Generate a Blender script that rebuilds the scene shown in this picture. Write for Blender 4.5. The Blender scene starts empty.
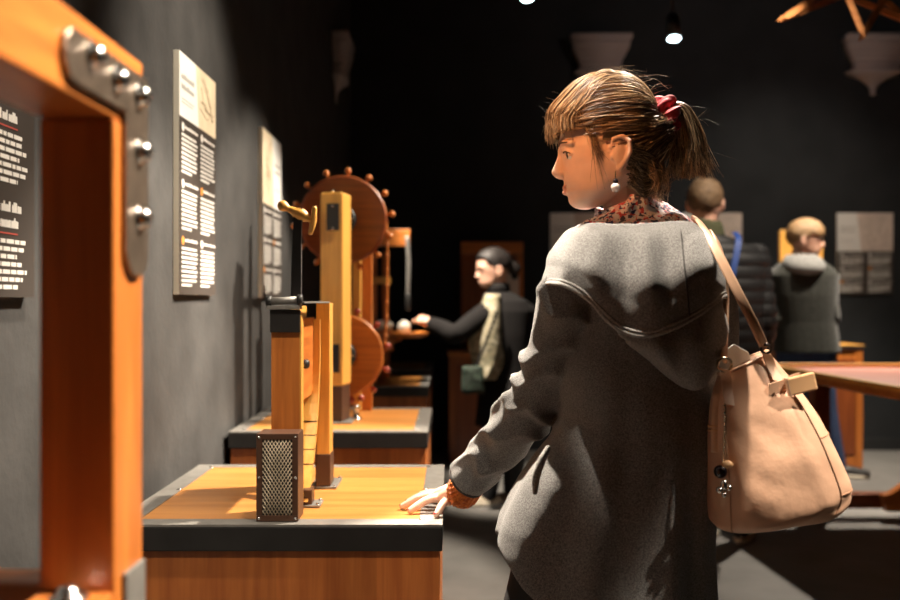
import bpy, bmesh, math, random
from mathutils import Vector, Matrix, noise
random.seed(7)
sc = bpy.context.scene
C = sc.collection
PI = math.pi
F = 900.0; EYE = 1.2

def PW(px, py, Y):
    return Vector(((px - 450) / F * Y, Y, EYE + (300 - py) / F * Y))

# ------------------------------------------------------------------ materials
def new_mat(name):
    m = bpy.data.materials.new(name); m.use_nodes = True
    nt = m.node_tree; b = nt.nodes['Principled BSDF']
    return m, nt, b

def plain(name, col, rough=.5, metal=0., spec=.5, bump=0, bscale=60, var=0., vscale=8, coat=0, emis=None, estr=0, sheen=0):
    m, nt, b = new_mat(name)
    b.inputs['Base Color'].default_value = (*col, 1)
    b.inputs['Roughness'].default_value = rough
    b.inputs['Metallic'].default_value = metal
    b.inputs['Specular IOR Level'].default_value = spec
    if coat: b.inputs['Coat Weight'].default_value = coat; b.inputs['Coat Roughness'].default_value = .25
    if sheen:
        b.inputs['Sheen Weight'].default_value = sheen; b.inputs['Sheen Roughness'].default_value = .5
    if emis:
        b.inputs['Emission Color'].default_value = (*emis, 1); b.inputs['Emission Strength'].default_value = estr
    tc = nt.nodes.new('ShaderNodeTexCoord')
    if var:
        n = nt.nodes.new('ShaderNodeTexNoise'); n.inputs['Scale'].default_value = vscale; n.inputs['Detail'].default_value = 6
        nt.links.new(tc.outputs['Object'], n.inputs['Vector'])
        r = nt.nodes.new('ShaderNodeValToRGB')
        r.color_ramp.elements[0].position = .3; r.color_ramp.elements[1].position = .72
        r.color_ramp.elements[0].color = (*[c * (1 - var) for c in col], 1)
        r.color_ramp.elements[1].color = (*[min(1, c * (1 + var)) for c in col], 1)
        nt.links.new(n.outputs['Fac'], r.inputs['Fac']); nt.links.new(r.outputs['Color'], b.inputs['Base Color'])
    if bump:
        n = nt.nodes.new('ShaderNodeTexNoise'); n.inputs['Scale'].default_value = bscale; n.inputs['Detail'].default_value = 4
        nt.links.new(tc.outputs['Object'], n.inputs['Vector'])
        bp = nt.nodes.new('ShaderNodeBump'); bp.inputs['Strength'].default_value = bump; bp.inputs['Distance'].default_value = .01
        nt.links.new(n.outputs['Fac'], bp.inputs['Height']); nt.links.new(bp.outputs['Normal'], b.inputs['Normal'])
    return m

def wood(name, dark, light, axis='z', rough=.38, scale=1.0, boards=None, coat=.15):
    m, nt, b = new_mat(name)
    tc = nt.nodes.new('ShaderNodeTexCoord'); mp = nt.nodes.new('ShaderNodeMapping')
    s = {'x': (1.6, 26, 26), 'y': (26, 1.6, 26), 'z': (26, 26, 1.6)}[axis]
    mp.inputs['Scale'].default_value = tuple(v * scale for v in s)
    nt.links.new(tc.outputs['Object'], mp.inputs['Vector'])
    n = nt.nodes.new('ShaderNodeTexNoise'); n.inputs['Scale'].default_value = 1.6; n.inputs['Detail'].default_value = 7
    n.inputs['Roughness'].default_value = .62; n.inputs['Distortion'].default_value = .5
    nt.links.new(mp.outputs['Vector'], n.inputs['Vector'])
    r = nt.nodes.new('ShaderNodeValToRGB')
    r.color_ramp.elements[0].position = .28; r.color_ramp.elements[1].position = .68
    r.color_ramp.elements[0].color = (*dark, 1); r.color_ramp.elements[1].color = (*light, 1)
    nt.links.new(n.outputs['Fac'], r.inputs['Fac'])
    col = r.outputs['Color']
    if boards:   # edge-glued boards: tint per board
        ax, wdt = boards
        sx = nt.nodes.new('ShaderNodeSeparateXYZ'); nt.links.new(tc.outputs['Object'], sx.inputs['Vector'])
        d = nt.nodes.new('ShaderNodeMath'); d.operation = 'DIVIDE'; d.inputs[1].default_value = wdt
        nt.links.new(sx.outputs[ax.upper()], d.inputs[0])
        fl = nt.nodes.new('ShaderNodeMath'); fl.operation = 'FLOOR'; nt.links.new(d.outputs[0], fl.inputs[0])
        wn = nt.nodes.new('ShaderNodeTexWhiteNoise'); wn.noise_dimensions = '1D'; nt.links.new(fl.outputs[0], wn.inputs['W'])
        mr = nt.nodes.new('ShaderNodeMapRange'); mr.inputs['To Min'].default_value = .82; mr.inputs['To Max'].default_value = 1.12
        nt.links.new(wn.outputs['Value'], mr.inputs['Value'])
        mx = nt.nodes.new('ShaderNodeVectorMath'); mx.operation = 'SCALE'
        nt.links.new(col, mx.inputs[0]); nt.links.new(mr.outputs['Result'], mx.inputs['Scale'])
        col = mx.outputs['Vector']
    nt.links.new(col, b.inputs['Base Color'])
    b.inputs['Roughness'].default_value = rough
    b.inputs['Coat Weight'].default_value = coat; b.inputs['Coat Roughness'].default_value = .3
    bp = nt.nodes.new('ShaderNodeBump'); bp.inputs['Strength'].default_value = .12; bp.inputs['Distance'].default_value = .003
    nt.links.new(n.outputs['Fac'], bp.inputs['Height']); nt.links.new(bp.outputs['Normal'], b.inputs['Normal'])
    return m

def heather(name, a, c, scale=700, rough=.95, sheen=.25):
    m, nt, b = new_mat(name)
    tc = nt.nodes.new('ShaderNodeTexCoord')
    n = nt.nodes.new('ShaderNodeTexNoise'); n.inputs['Scale'].default_value = scale; n.inputs['Detail'].default_value = 3
    nt.links.new(tc.outputs['Object'], n.inputs['Vector'])
    n2 = nt.nodes.new('ShaderNodeTexNoise'); n2.inputs['Scale'].default_value = scale * .45; n2.inputs['Detail'].default_value = 3
    nt.links.new(tc.outputs['Object'], n2.inputs['Vector'])
    ad = nt.nodes.new('ShaderNodeMath'); ad.operation = 'ADD'
    nt.links.new(n.outputs['Fac'], ad.inputs[0]); nt.links.new(n2.outputs['Fac'], ad.inputs[1])
    r = nt.nodes.new('ShaderNodeValToRGB')
    hv = nt.nodes.new('ShaderNodeMath'); hv.operation = 'MULTIPLY'; hv.inputs[1].default_value = .5
    nt.links.new(ad.outputs[0], hv.inputs[0])
    r.color_ramp.elements[0].position = .42; r.color_ramp.elements[1].position = .58
    r.color_ramp.elements[0].color = (*a, 1); r.color_ramp.elements[1].color = (*c, 1)
    nt.links.new(hv.outputs[0], r.inputs['Fac']); nt.links.new(r.outputs['Color'], b.inputs['Base Color'])
    b.inputs['Roughness'].default_value = rough; b.inputs['Specular IOR Level'].default_value = .15
    b.inputs['Sheen Weight'].default_value = sheen; b.inputs['Sheen Roughness'].default_value = .45
    bp = nt.nodes.new('ShaderNodeBump'); bp.inputs['Strength'].default_value = .5; bp.inputs['Distance'].default_value = .003
    nt.links.new(ad.outputs[0], bp.inputs['Height']); nt.links.new(bp.outputs['Normal'], b.inputs['Normal'])
    return m

M = {}
WD, WL = (.36, .098, .018), (.62, .205, .038)
for ax in 'xyz':
    M['wood_' + ax] = wood('orange_wood_' + ax, WD, WL, ax)
    M['pale_' + ax] = wood('honey_wood_' + ax, (.60, .28, .05), (.80, .42, .09), ax)
    M['red_' + ax] = wood('reddish_wood_' + ax, (.16, .036, .010), (.30, .075, .018), ax)
M['plinth'] = wood('plinth_boards', (.34, .088, .02), (.52, .165, .038), 'z', boards=('x', .11))
M['top'] = wood('table_top_wood', (.50, .19, .04), (.70, .315, .08), 'x', boards=('y', .16))
M['steel'] = plain('brushed_steel', (.24, .23, .21), .5, .4, var=.15, vscale=30)
M['bolt'] = plain('polished_bolt', (.75, .73, .70), .22, 1.)
M['black'] = plain('blackened_steel', (.018, .017, .016), .5, .2, var=.3, vscale=14)
M['plate'] = plain('black_plate', (.015, .014, .013), .45)
M['brown'] = plain('dark_brown_lacquer', (.075, .035, .02), .4)
M['strap_black'] = plain('black_strap', (.012, .011, .011), .55)
M['ball_red'] = plain('red_lacquered_ball', (.32, .05, .03), .3, coat=.4)
M['ball_white'] = plain('white_ball', (.8, .76, .66), .4)
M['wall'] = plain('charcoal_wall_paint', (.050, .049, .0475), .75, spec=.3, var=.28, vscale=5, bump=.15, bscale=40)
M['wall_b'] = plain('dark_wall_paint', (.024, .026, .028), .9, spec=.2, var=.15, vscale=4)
M['ceiling'] = plain('black_ceiling', (.008, .008, .009), .9)
M['floor'] = plain('grey_floor', (.165, .16, .15), .62, var=.16, vscale=5, bump=.1, bscale=90)
M['skirting'] = plain('dark_skirting', (.014, .015, .016), .6)
M['corbel'] = plain('grey_corbel_plaster', (.42, .36, .34), .8)
M['p_dark'] = plain('poster_black', (.045, .036, .030), .6)
M['p_white'] = plain('poster_white', (.80, .79, .75), .6)
M['p_cream'] = plain('poster_cream', (.68, .57, .40), .6, var=.12, vscale=12)
M['p_pink'] = plain('poster_rose_beige', (.62, .52, .45), .6, var=.15, vscale=12)
M['p_edge'] = plain('poster_edge', (.74, .70, .58), .6)
M['ink_w'] = plain('ink_white', (.75, .73, .68), .6)
M['ink_g'] = plain('ink_grey', (.42, .41, .38), .6)
M['ink_b'] = plain('ink_brown', (.30, .22, .13), .6)
M['ink_o'] = plain('ink_orange', (.70, .28, .05), .6)
M['ink_r'] = plain('ink_red', (.45, .08, .06), .6)
M['skin'] = plain('skin', (.76, .49, .36), .5, var=.07, vscale=30, bump=.03, bscale=300)
M['skin_b'] = plain('skin_light', (.62, .36, .26), .5, var=.06, vscale=25)
for k in ('skin', 'skin_b'):
    b = M[k].node_tree.nodes['Principled BSDF']
    b.inputs['Subsurface Weight'].default_value = .12; b.inputs['Subsurface Radius'].default_value = (.012, .005, .003); b.inputs['Subsurface Scale'].default_value = .5
M['lips'] = plain('lips', (.60, .27, .20), .4)
M['brow'] = plain('brow_hair', (.10, .055, .03), .7)
M['eyewhite'] = plain('eye_white', (.78, .74, .70), .25)
M['iris'] = plain('iris_brown', (.06, .035, .02), .2)
M['nail'] = plain('red_nail_polish', (.5, .03, .03), .25)
M['coat'] = heather('grey_wool', (.105, .102, .098), (.30, .292, .283), 900)
M['coat_edge'] = heather('grey_wool_edge', (.22, .215, .205), (.42, .41, .39))
M['seam'] = plain('seam_thread', (.04, .037, .035), .9)
M['rust'] = heather('rust_knit', (.36, .075, .014), (.62, .17, .03), 260)
M['legging'] = plain('black_leggings', (.008, .008, .009), .8)
M['shoe_dark'] = plain('dark_shoe', (.02, .018, .017), .5)
M['shoe_pale'] = plain('pale_shoe', (.45, .38, .28), .6)
M['sole'] = plain('pale_sole', (.62, .56, .45), .6)
M['hairA'] = plain('hair_ash_blonde', (.52, .37, .22), .34, spec=.6)
M['hairB'] = plain('hair_light_brown', (.21, .125, .062), .36, spec=.6)
M['hairC'] = plain('hair_brown', (.05, .026, .013), .38, spec=.6)
M['hair_black'] = plain('hair_black', (.014, .011, .010), .55, spec=.3, var=.4, vscale=60)
M['hair_brown_short'] = plain('hair_cropped', (.17, .105, .055), .6, var=.4, vscale=70, bump=.6, bscale=180)
M['hair_sandy'] = plain('hair_sandy', (.27, .16, .072), .5, var=.35, vscale=90, bump=.6, bscale=180)
M['scrunchie'] = plain('crimson_scrunchie', (.50, .022, .045), .55, var=.25, vscale=60, sheen=.3)
M['bag'] = plain('tan_leather', (.60, .36, .235), .48, var=.06, vscale=14, bump=.12, bscale=45)
M['strap'] = plain('tan_strap', (.64, .40, .26), .45, var=.06, vscale=20)
M['tag'] = plain('tan_tag', (.68, .40, .20), .5)
M['metal_dark'] = plain('dark_buckle', (.05, .04, .035), .35, .8)
M['gold'] = plain('pale_gold', (.75, .62, .45), .25, 1.)
M['pearl'] = plain('pearl', (.75, .70, .68), .18, coat=.5)
M['bead_dark'] = plain('dark_bead', (.02, .015, .02), .2)
M['paper'] = plain('white_paper', (.8, .8, .78), .7)
M['puffer'] = plain('black_puffer', (.016, .016, .017), .6, spec=.4)
M['blue'] = plain('blue_strap', (.01, .05, .24), .6)
M['olive'] = plain('olive_scarf', (.055, .058, .025), .9)
M['hoodie'] = heather('dark_green_grey_fleece', (.018, .019, .016), (.04, .042, .036), 200)
M['hood_grey'] = heather('pale_grey_lining', (.12, .12, .115), (.24, .24, .23), 200)
M['jeans'] = plain('blue_denim', (.025, .045, .11), .85, var=.25, vscale=40)
M['jeans_dark'] = plain('dark_denim', (.012, .014, .02), .85)
M['blackcoat'] = plain('black_coat', (.010, .009, .009), .9, spec=.2)
M['green'] = plain('green_print', (.020, .034, .022), .8, var=.9, vscale=40)
M['pink_top'] = plain('rose_table_surface', (.62, .26, .20), .4, var=.08, vscale=10)
M['lens'] = plain('lamp_lens', (.8, .8, .8), .3, emis=(.72, .95, 1.0), estr=9)

# floral print and scarf print
def floral(name, base, spots, scale):
    m, nt, b = new_mat(name)
    tc = nt.nodes.new('ShaderNodeTexCoord')
    v = nt.nodes.new('ShaderNodeTexVoronoi'); v.inputs['Scale'].default_value = scale
    n = nt.nodes.new('ShaderNodeTexNoise'); n.inputs['Scale'].default_value = scale * .8
    mixv = nt.nodes.new('ShaderNodeVectorMath'); mixv.operation = 'MULTIPLY_ADD'; mixv.inputs[1].default_value = (.016,) * 3
    nt.links.new(tc.outputs['Object'], n.inputs['Vector']); nt.links.new(n.outputs['Color'], mixv.inputs[0]); nt.links.new(tc.outputs['Object'], mixv.inputs[2])
    nt.links.new(mixv.outputs[0], v.inputs['Vector'])
    sx = nt.nodes.new('ShaderNodeSeparateColor'); nt.links.new(v.outputs['Color'], sx.inputs['Color'])
    r = nt.nodes.new('ShaderNodeValToRGB'); r.color_ramp.interpolation = 'CONSTANT'
    cols = [base] + spots
    while len(r.color_ramp.elements) < len(cols): r.color_ramp.elements.new(.5)
    for i, c in enumerate(cols):
        r.color_ramp.elements[i].position = 0 if i == 0 else .34 + .66 * (i - 1) / (len(cols) - 1)
        r.color_ramp.elements[i].color = (*c, 1)
    nt.links.new(sx.outputs[0], r.inputs['Fac']); nt.links.new(r.outputs['Color'], b.inputs['Base Color'])
    b.inputs['Roughness'].default_value = .8
    return m
M['floral'] = floral('floral_print', (.66, .60, .62), [(.48, .05, .05), (.045, .045, .13), (.66, .36, .34), (.60, .56, .58), (.06, .05, .08)], 150)
M['scarfprint'] = floral('beige_print', (.42, .37, .25), [(.30, .27, .17), (.50, .45, .33), (.22, .20, .13)], 45)

def mesh_mat():   # perforated look is real geometry; this is the lattice metal
    return plain('lattice_metal', (.62, .52, .38), .4, .3)
M['lattice'] = mesh_mat()

# ------------------------------------------------------------------ mesh helpers
def merge(bm, other):
    me = bpy.data.meshes.new('tmp'); other.to_mesh(me); other.free(); bm.from_mesh(me); bpy.data.meshes.remove(me)
    return bm

def box(bm, x0, x1, y0, y1, z0, z1, bev=0, rot=None, mi=0):
    t = bmesh.new(); bmesh.ops.create_cube(t, size=1)
    c = Vector(((x0 + x1) / 2, (y0 + y1) / 2, (z0 + z1) / 2))
    for v in t.verts: v.co = Vector((v.co.x * (x1 - x0), v.co.y * (y1 - y0), v.co.z * (z1 - z0)))
    if bev: bmesh.ops.bevel(t, geom=t.edges[:], offset=bev, segments=2, affect='EDGES', profile=.5)
    if rot is not None: bmesh.ops.transform(t, matrix=rot, verts=t.verts)
    bmesh.ops.translate(t, vec=c, verts=t.verts)
    for f in t.faces: f.material_index = mi
    return merge(bm, t)

def loft(bm, rings, cap=True, mi=0, closed=True):
    vs = [[bm.verts.new(p) for p in r] for r in rings]
    n = len(vs[0])
    for a, b in zip(vs, vs[1:]):
        for i in range(n if closed else n - 1):
            j = (i + 1) % n
            f = bm.faces.new((a[i], a[j], b[j], b[i])); f.material_index = mi; f.smooth = True
    if cap and closed:
        for r, rev in ((vs[0], True), (vs[-1], False)):
            f = bm.faces.new(r[::-1] if rev else r); f.material_index = mi; f.smooth = True
    return vs

def tube(bm, pts, rad, n=12, caps=True, round_caps=True, mi=0, up=None, flat=1.0):
    pts = [Vector(p) for p in pts]
    if not isinstance(rad, (list, tuple)): rad = [rad] * len(pts)
    if round_caps and caps:
        d0 = (pts[0] - pts[1]).normalized(); d1 = (pts[-1] - pts[-2]).normalized()
        r0, r1 = rad[0], rad[-1]
        pre = [(pts[0] + d0 * r0 * math.sin(a), r0 * math.cos(a)) for a in (1.35, .9, .45)]
        post = [(pts[-1] + d1 * r1 * math.sin(a), r1 * math.cos(a)) for a in (.45, .9, 1.35)]
        pts = [p for p, _ in pre] + pts + [p for p, _ in post]
        rad = [r for _, r in pre] + list(rad) + [r for _, r in post]
    rings = []; prev = None
    for i, p in enumerate(pts):
        t = (pts[min(i + 1, len(pts) - 1)] - pts[max(i - 1, 0)]).normalized()
        if prev is None:
            a = Vector(up) if up is not None else (Vector((0, 0, 1)) if abs(t.z) < .9 else Vector((1, 0, 0)))
            u = (a - t * a.dot(t)).normalized()
        else:
            u = (prev - t * prev.dot(t)).normalized()
        prev = u; w = t.cross(u)
        rings.append([p + u * (math.cos(2 * PI * k / n) * rad[i]) + w * (math.sin(2 * PI * k / n) * rad[i] * flat) for k in range(n)])
    loft(bm, rings, cap=caps, mi=mi)
    return bm

def lathe(bm, prof, center, axis=(0, 0, 1), n=32, mi=0):
    ax = Vector(axis).normalized()
    a = Vector((0, 0, 1)) if abs(ax.z) < .9 else Vector((1, 0, 0))
    u = (a - ax * a.dot(ax)).normalized(); w = ax.cross(u); c = Vector(center)
    rings = [[c + ax * z + (u * math.cos(2 * PI * k / n) + w * math.sin(2 * PI * k / n)) * max(r, 1e-4) for k in range(n)] for r, z in prof]
    loft(bm, rings, mi=mi)
    return bm

def ball(bm, c, r, s=(1, 1, 1), seg=16, mi=0, rot=None):
    t = bmesh.new(); bmesh.ops.create_uvsphere(t, u_segments=seg, v_segments=max(8, seg * 2 // 3), radius=r)
    for v in t.verts: v.co = Vector((v.co.x * s[0], v.co.y * s[1], v.co.z * s[2]))
    if rot is not None: bmesh.ops.transform(t, matrix=rot, verts=t.verts)
    bmesh.ops.translate(t, vec=Vector(c), verts=t.verts)
    for f in t.faces: f.material_index = mi; f.smooth = True
    return merge(bm, t)

def prism(bm, poly, fn, t0, t1, mi=0, bev=0):
    t = bmesh.new()
    a = [t.verts.new(fn(p[0], p[1], t0)) for p in poly]; b = [t.verts.new(fn(p[0], p[1], t1)) for p in poly]
    n = len(poly)
    t.faces.new(a[::-1]); t.faces.new(b)
    for i in range(n): t.faces.new((a[i], a[(i + 1) % n], b[(i + 1) % n], b[i]))
    bmesh.ops.recalc_face_normals(t, faces=t.faces[:])
    if bev: bmesh.ops.bevel(t, geom=t.edges[:], offset=bev, segments=1, affect='EDGES')
    for f in t.faces: f.material_index = mi
    return merge(bm, t)

def spline(pts, n):
    """Catmull-Rom through points -> n samples (works on Vectors of any size)."""
    pts = [Vector(p) for p in pts]; out = []; m = len(pts) - 1
    for k in range(n):
        t = k / (n - 1) * m; i = min(int(t), m - 1); u = t - i
        p0 = pts[i - 1] if i > 0 else pts[i] * 2 - pts[i + 1]; p1 = pts[i]; p2 = pts[i + 1]
        p3 = pts[i + 2] if i + 2 <= m else p2 * 2 - p1
        out.append(.5 * ((2 * p1) + (p2 - p0) * u + (2 * p0 - 5 * p1 + 4 * p2 - p3) * u * u + (3 * p1 - p0 - 3 * p2 + p3) * u ** 3))
    return out

BASE = {}
def root_of(o):
    while o.parent is not None: o = o.parent
    return o

def thing(name, label, cat, base=(0, 0, 0), group=None):
    o = bpy.data.objects.new(name, None); C.objects.link(o); o.location = base; o.empty_display_size = .05
    o['label'] = label; o['category'] = cat
    if group: o['group'] = group
    BASE[o] = Vector(base)
    return o

def obj(name, bm, mats, parent=None, label=None, base=None, smooth=None, recalc=True):
    if not isinstance(mats, (list, tuple)): mats = [mats]
    if recalc: bmesh.ops.recalc_face_normals(bm, faces=bm.faces[:])
    off = BASE[root_of(parent)] if parent is not None else Vector(base or (0, 0, 0))
    for v in bm.verts: v.co -= off
    me = bpy.data.meshes.new(name); bm.to_mesh(me); bm.free()
    for m in mats: me.materials.append(m)
    if smooth is not None:
        for p in me.polygons: p.use_smooth = smooth
    o = bpy.data.objects.new(name, me); C.objects.link(o)
    if parent is not None: o.parent = parent
    else: o.location = off; BASE[o] = off
    if label: o['label'] = label
    return o

def tag(o, label, cat, group=None):
    o['label'] = label; o['category'] = cat
    if group: o['group'] = group
    return o

def struct(name, bm, m):
    o = obj(name, bm, m); o['kind'] = 'structure'; return o

def remesh(bm, voxel, smooth_it=2, factor=.5):
    """Union of overlapping closed shells as ONE continuous surface."""
    bmesh.ops.recalc_face_normals(bm, faces=bm.faces[:])
    me = bpy.data.meshes.new('tmp'); bm.to_mesh(me); bm.free()
    o = bpy.data.objects.new('tmp', me); C.objects.link(o)
    md = o.modifiers.new('r', 'REMESH'); md.mode = 'VOXEL'; md.voxel_size = voxel; md.use_smooth_shade = True
    if smooth_it:
        s = o.modifiers.new('s', 'SMOOTH'); s.iterations = smooth_it; s.factor = factor
    dg = bpy.context.evaluated_depsgraph_get(); dg.update()
    ev = o.evaluated_get(dg); m2 = bpy.data.meshes.new_from_object(ev)
    out = bmesh.new(); out.from_mesh(m2)
    for f in out.faces: f.smooth = True; f.material_index = 0
    bpy.data.objects.remove(o); bpy.data.meshes.remove(me); bpy.data.meshes.remove(m2)
    return out

def B(): return bmesh.new()
def bx(*a, **k): return box(B(), *a, **k)

# ------------------------------------------------------------------ setting
XL, XR, YB, YF, ZC = -.80, 4.6, 7.2, -1.6, 3.7
struct('floor', bx(XL - .1, XR + .1, YF - .1, YB + .1, -.1, 0), M['floor'])
struct('ceiling', bx(XL - .1, XR + .1, YF - .1, YB + .1, ZC, ZC + .1), M['ceiling'])
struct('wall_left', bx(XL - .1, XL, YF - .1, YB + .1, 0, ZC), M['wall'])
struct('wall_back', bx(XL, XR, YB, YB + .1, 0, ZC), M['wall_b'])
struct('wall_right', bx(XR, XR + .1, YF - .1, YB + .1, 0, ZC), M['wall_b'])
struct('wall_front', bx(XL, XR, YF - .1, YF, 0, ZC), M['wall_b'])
struct('baseboard_back', bx(XL, XR, YB - .018, YB, 0, .10, bev=.004), M['skirting'])
struct('baseboard_left', bx(XL, XL + .018, YF, YB - .018, 0, .10, bev=.004), M['skirting'])

def corbel(name, fn, zt, w, d):
    """moulded corbel; fn maps (u across, v out of the wall, z)"""
    bm = B()
    prof = [(0, 1.0), (-.035, 1.0), (-.05, .93), (-.10, .92), (-.125, .86), (-.16, .80), (-.20, .70), (-.25, .655), (-.27, .65)]
    for (z0, s0), (z1, s1) in zip(prof, prof[1:]):
        pts = []
        for z, s in ((z0, s0), (z1, s1)):
            h = w / 2 * s; dd = d * s
            pts.append([fn(-h, 0, zt + z), fn(-h, dd, zt + z), fn(h, dd, zt + z), fn(h, 0, zt + z)])
        loft(bm, pts)
    prof = [(-.27, .86), (-.285, .86), (-.30, .74), (-.33, .42), (-.37, .18), (-.41, .09), (-.43, .075), (-.44, .10), (-.455, .05)]
    rings = []
    for z, s in prof:
        h = w / 2 * s; dd = max(d * s, .012)
        rings.append([fn(-h, 0, zt + z), fn(-h * .9, dd * .8, zt + z), fn(0, dd, zt + z), fn(h * .9, dd * .8, zt + z), fn(h, 0, zt + z)])
    loft(bm, rings)
    o = obj(name, bm, M['corbel']); o['kind'] = 'structure'
    return o
corbel('trim_1', lambda u, v, z: Vector((1.19 + u, YB - v, z)), 3.29, .48, .16)
corbel('trim_2', lambda u, v, z: Vector((3.38 + u, YB - v, z)), 3.29, .52, .16)
corbel('trim_3', lambda u, v, z: Vector((XL + v, 6.3 + u, z)), 3.03, .42, .11)

# ------------------------------------------------------------------ posters
def text_rows(bm, fn, u0, u1, v0, rows, pitch, hgt, t, rnd, last=.6, mi=0, jag=False):
    for r in range(rows):
        v = v0 - r * pitch
        end = u1 - (rnd.random() * .12) * (u1 - u0)
        if r == rows - 1: end = u0 + (u1 - u0) * last
        u = u0
        while u < end - .002:
            w = min(rnd.uniform(.010, .034), end - u)
            if jag:      # letter-like strokes
                k = u
                while k < u + w - .001:
                    lw = rnd.uniform(.0035, .0065); h = hgt * rnd.choice((.7, .7, .75, 1.0))
                    prism(bm, [(k, v), (k + lw, v), (k + lw, v + h), (k, v + h)], fn, t, t + .0006, mi); k += lw + .0012
            else:
                prism(bm, [(u, v), (u + w, v), (u + w, v + hgt), (u, v + hgt)], fn, t, t + .0006, mi)
            u += w + .004

def poster(fn, w, h, hdr, label, base, seed, group, left_mat, right_mat, split=.45, style='blocks', rows=9):
    """fn(u, v, t): u along the wall, v up, t out of the wall. Board t 0..0.02"""
    rnd = random.Random(seed)
    p = thing('wall_poster', label, 'poster', base, group)
    b = B(); prism(b, [(0, 0), (w, 0), (w, h), (0, h)], fn, 0.001, .019, bev=.001)
    obj('board', b, M['p_edge'], p)
    b = B(); prism(b, [(0, 0), (w, 0), (w, h * (1 - hdr)), (0, h * (1 - hdr))], fn, .019, .0195)
    obj('text_panel', b, M['p_dark'], p)
    if hdr > 0:
        vb = h * (1 - hdr)
        b = B(); prism(b, [(0, vb), (w * (split + .05), vb), (w * (split - .03), h), (0, h)], fn, .019, .0195)
        obj('title_panel', b, M[left_mat], p)
        b = B(); prism(b, [(w * (split + .05), vb), (w, vb), (w, h), (w * (split - .03), h)], fn, .019, .0195)
        obj('artwork_panel', b, M[right_mat], p)
        # faint title lettering and sketch strokes
        lu = (.05, split - .04) if left_mat == 'p_white' else (split + .1, .95)
        b = B(); text_rows(b, fn, w * lu[0], w * lu[1], h - h * hdr * .40, 2, .030, .016, .0196, rnd, .9, jag=True)
        obj('title_lettering', b, M['ink_g'], p)
        b = B(); text_rows(b, fn, w * lu[0], w * lu[1], vb + h * hdr * .28, 2, .010, .003, .0196, rnd, .8)
        obj('subtitle_lettering', b, M['ink_g'], p)
        b = B(); su = (split + .08, .94) if left_mat == 'p_white' else (.05, split - .06)
        for s in range(9):
            a = Vector((w * rnd.uniform(*su), vb + h * hdr * rnd.uniform(.1, .5), 0)); c = Vector((w * rnd.uniform(*su), vb + h * hdr * rnd.uniform(.3, .9), 0))
            mid = (a + c) / 2 + Vector((rnd.uniform(-.03, .03), rnd.uniform(-.03, .03), 0))
            tube(b, [fn(q.x, q.y, .0196) for q in spline([a, mid, c], 8)], .0011, n=5, round_caps=False)
        obj('sketch_lines', b, M['ink_b'], p)
    hh = h * (1 - hdr)
    if style == 'blocks':
        cw = w / 2
        for c in range(2):
            for r in range(3):
                u0 = c * cw + w * .055; u1 = (c + 1) * cw - w * .03; vt = hh - .018 - r * (hh - .02) / 3
                b = B(); prism(b, [(u0 + .012 * math.cos(a) + .012, vt - .01 + .013 * math.sin(a)) for a in [k * PI / 6 for k in range(12)]], fn, .0195, .0203)
                obj('icon', b, M['ink_o'] if (c * 3 + r) in (2, 4) else M['ink_w'], p)
                b = B(); text_rows(b, fn, u0 + .032, u1, vt - .012, 1, .01, .010, .0195, rnd, 1, jag=True)
                n = rows; pitch = ((hh - .02) / 3 - .045) / n
                text_rows(b, fn, u0, u1, vt - .036, n, pitch, pitch * .52, .0195, rnd)
                obj('text_block', b, M['ink_w'], p)
    else:
        v = h * .985
        for blk, (nh, n) in enumerate(((1, 8), (1, 8), (1, 7), (2, 7))):
            b = B(); text_rows(b, fn, w * .06, w * .92, v - .02, nh, .028, .018, .0195, rnd, .93, jag=True); v -= nh * .028 + .002
            obj('heading', b, M['ink_w'], p)
            b = B(); prism(b, [(w * .06, v + .001), (w * .86, v + .001), (w * .86, v - .0015), (w * .06, v - .0015)], fn, .0195, .0203); obj('rule', b, M['ink_r'], p)
            v -= .018; b = B()
            text_rows(b, fn, w * .06, w * .95, v, n, .0135, .0075, .0195, rnd, .9); v -= n * .0135 + .018
            obj('text_block', b, M['ink_w'], p)
    return p
def onleft(Y0, Z0): return lambda u, v, t: Vector((XL + t, Y0 + u, Z0 + v))
def onback(X0, Z0): return lambda u, v, t: Vector((X0 + u, YB - t, Z0 + v))
G = 'exhibit information posters'
poster(onleft(1.215, 1.205), .475, .69, 0, 'information board on the wall seen through the wooden frame, white lettering on black', (XL, 1.45, 1.2), 1, G, 'p_white', 'p_cream', style='long')
poster(onleft(2.596, 1.216), .40, .706, .265, 'tall wall board with white and cream header, next to the wooden frame post', (XL, 2.76, 1.2), 2, G, 'p_white', 'p_cream')
poster(onleft(3.75, 1.21), .414, .71, .44, 'wall board behind the small hammer, cream drawing above dark text', (XL, 3.9, 1.2), 3, G, 'p_cream', 'p_white', split=.52)
poster(onback(3.09, 1.245), .445, .65, .47, 'information board on the back wall that the boy in the hoodie faces', (3.31, YB, 1.24), 4, G, 'p_white', 'p_pink', split=.38)
poster(onback(1.86, 1.245), .47, .65, .47, 'information board half hidden behind the man in the black puffer jacket', (2.1, YB, 1.24), 5, G, 'p_white', 'p_pink')
poster(onback(.80, 1.245), .45, .65, .47, 'information board on the back wall behind the chin of the woman in grey', (1.0, YB, 1.24), 6, G, 'p_white', 'p_pink')

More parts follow.
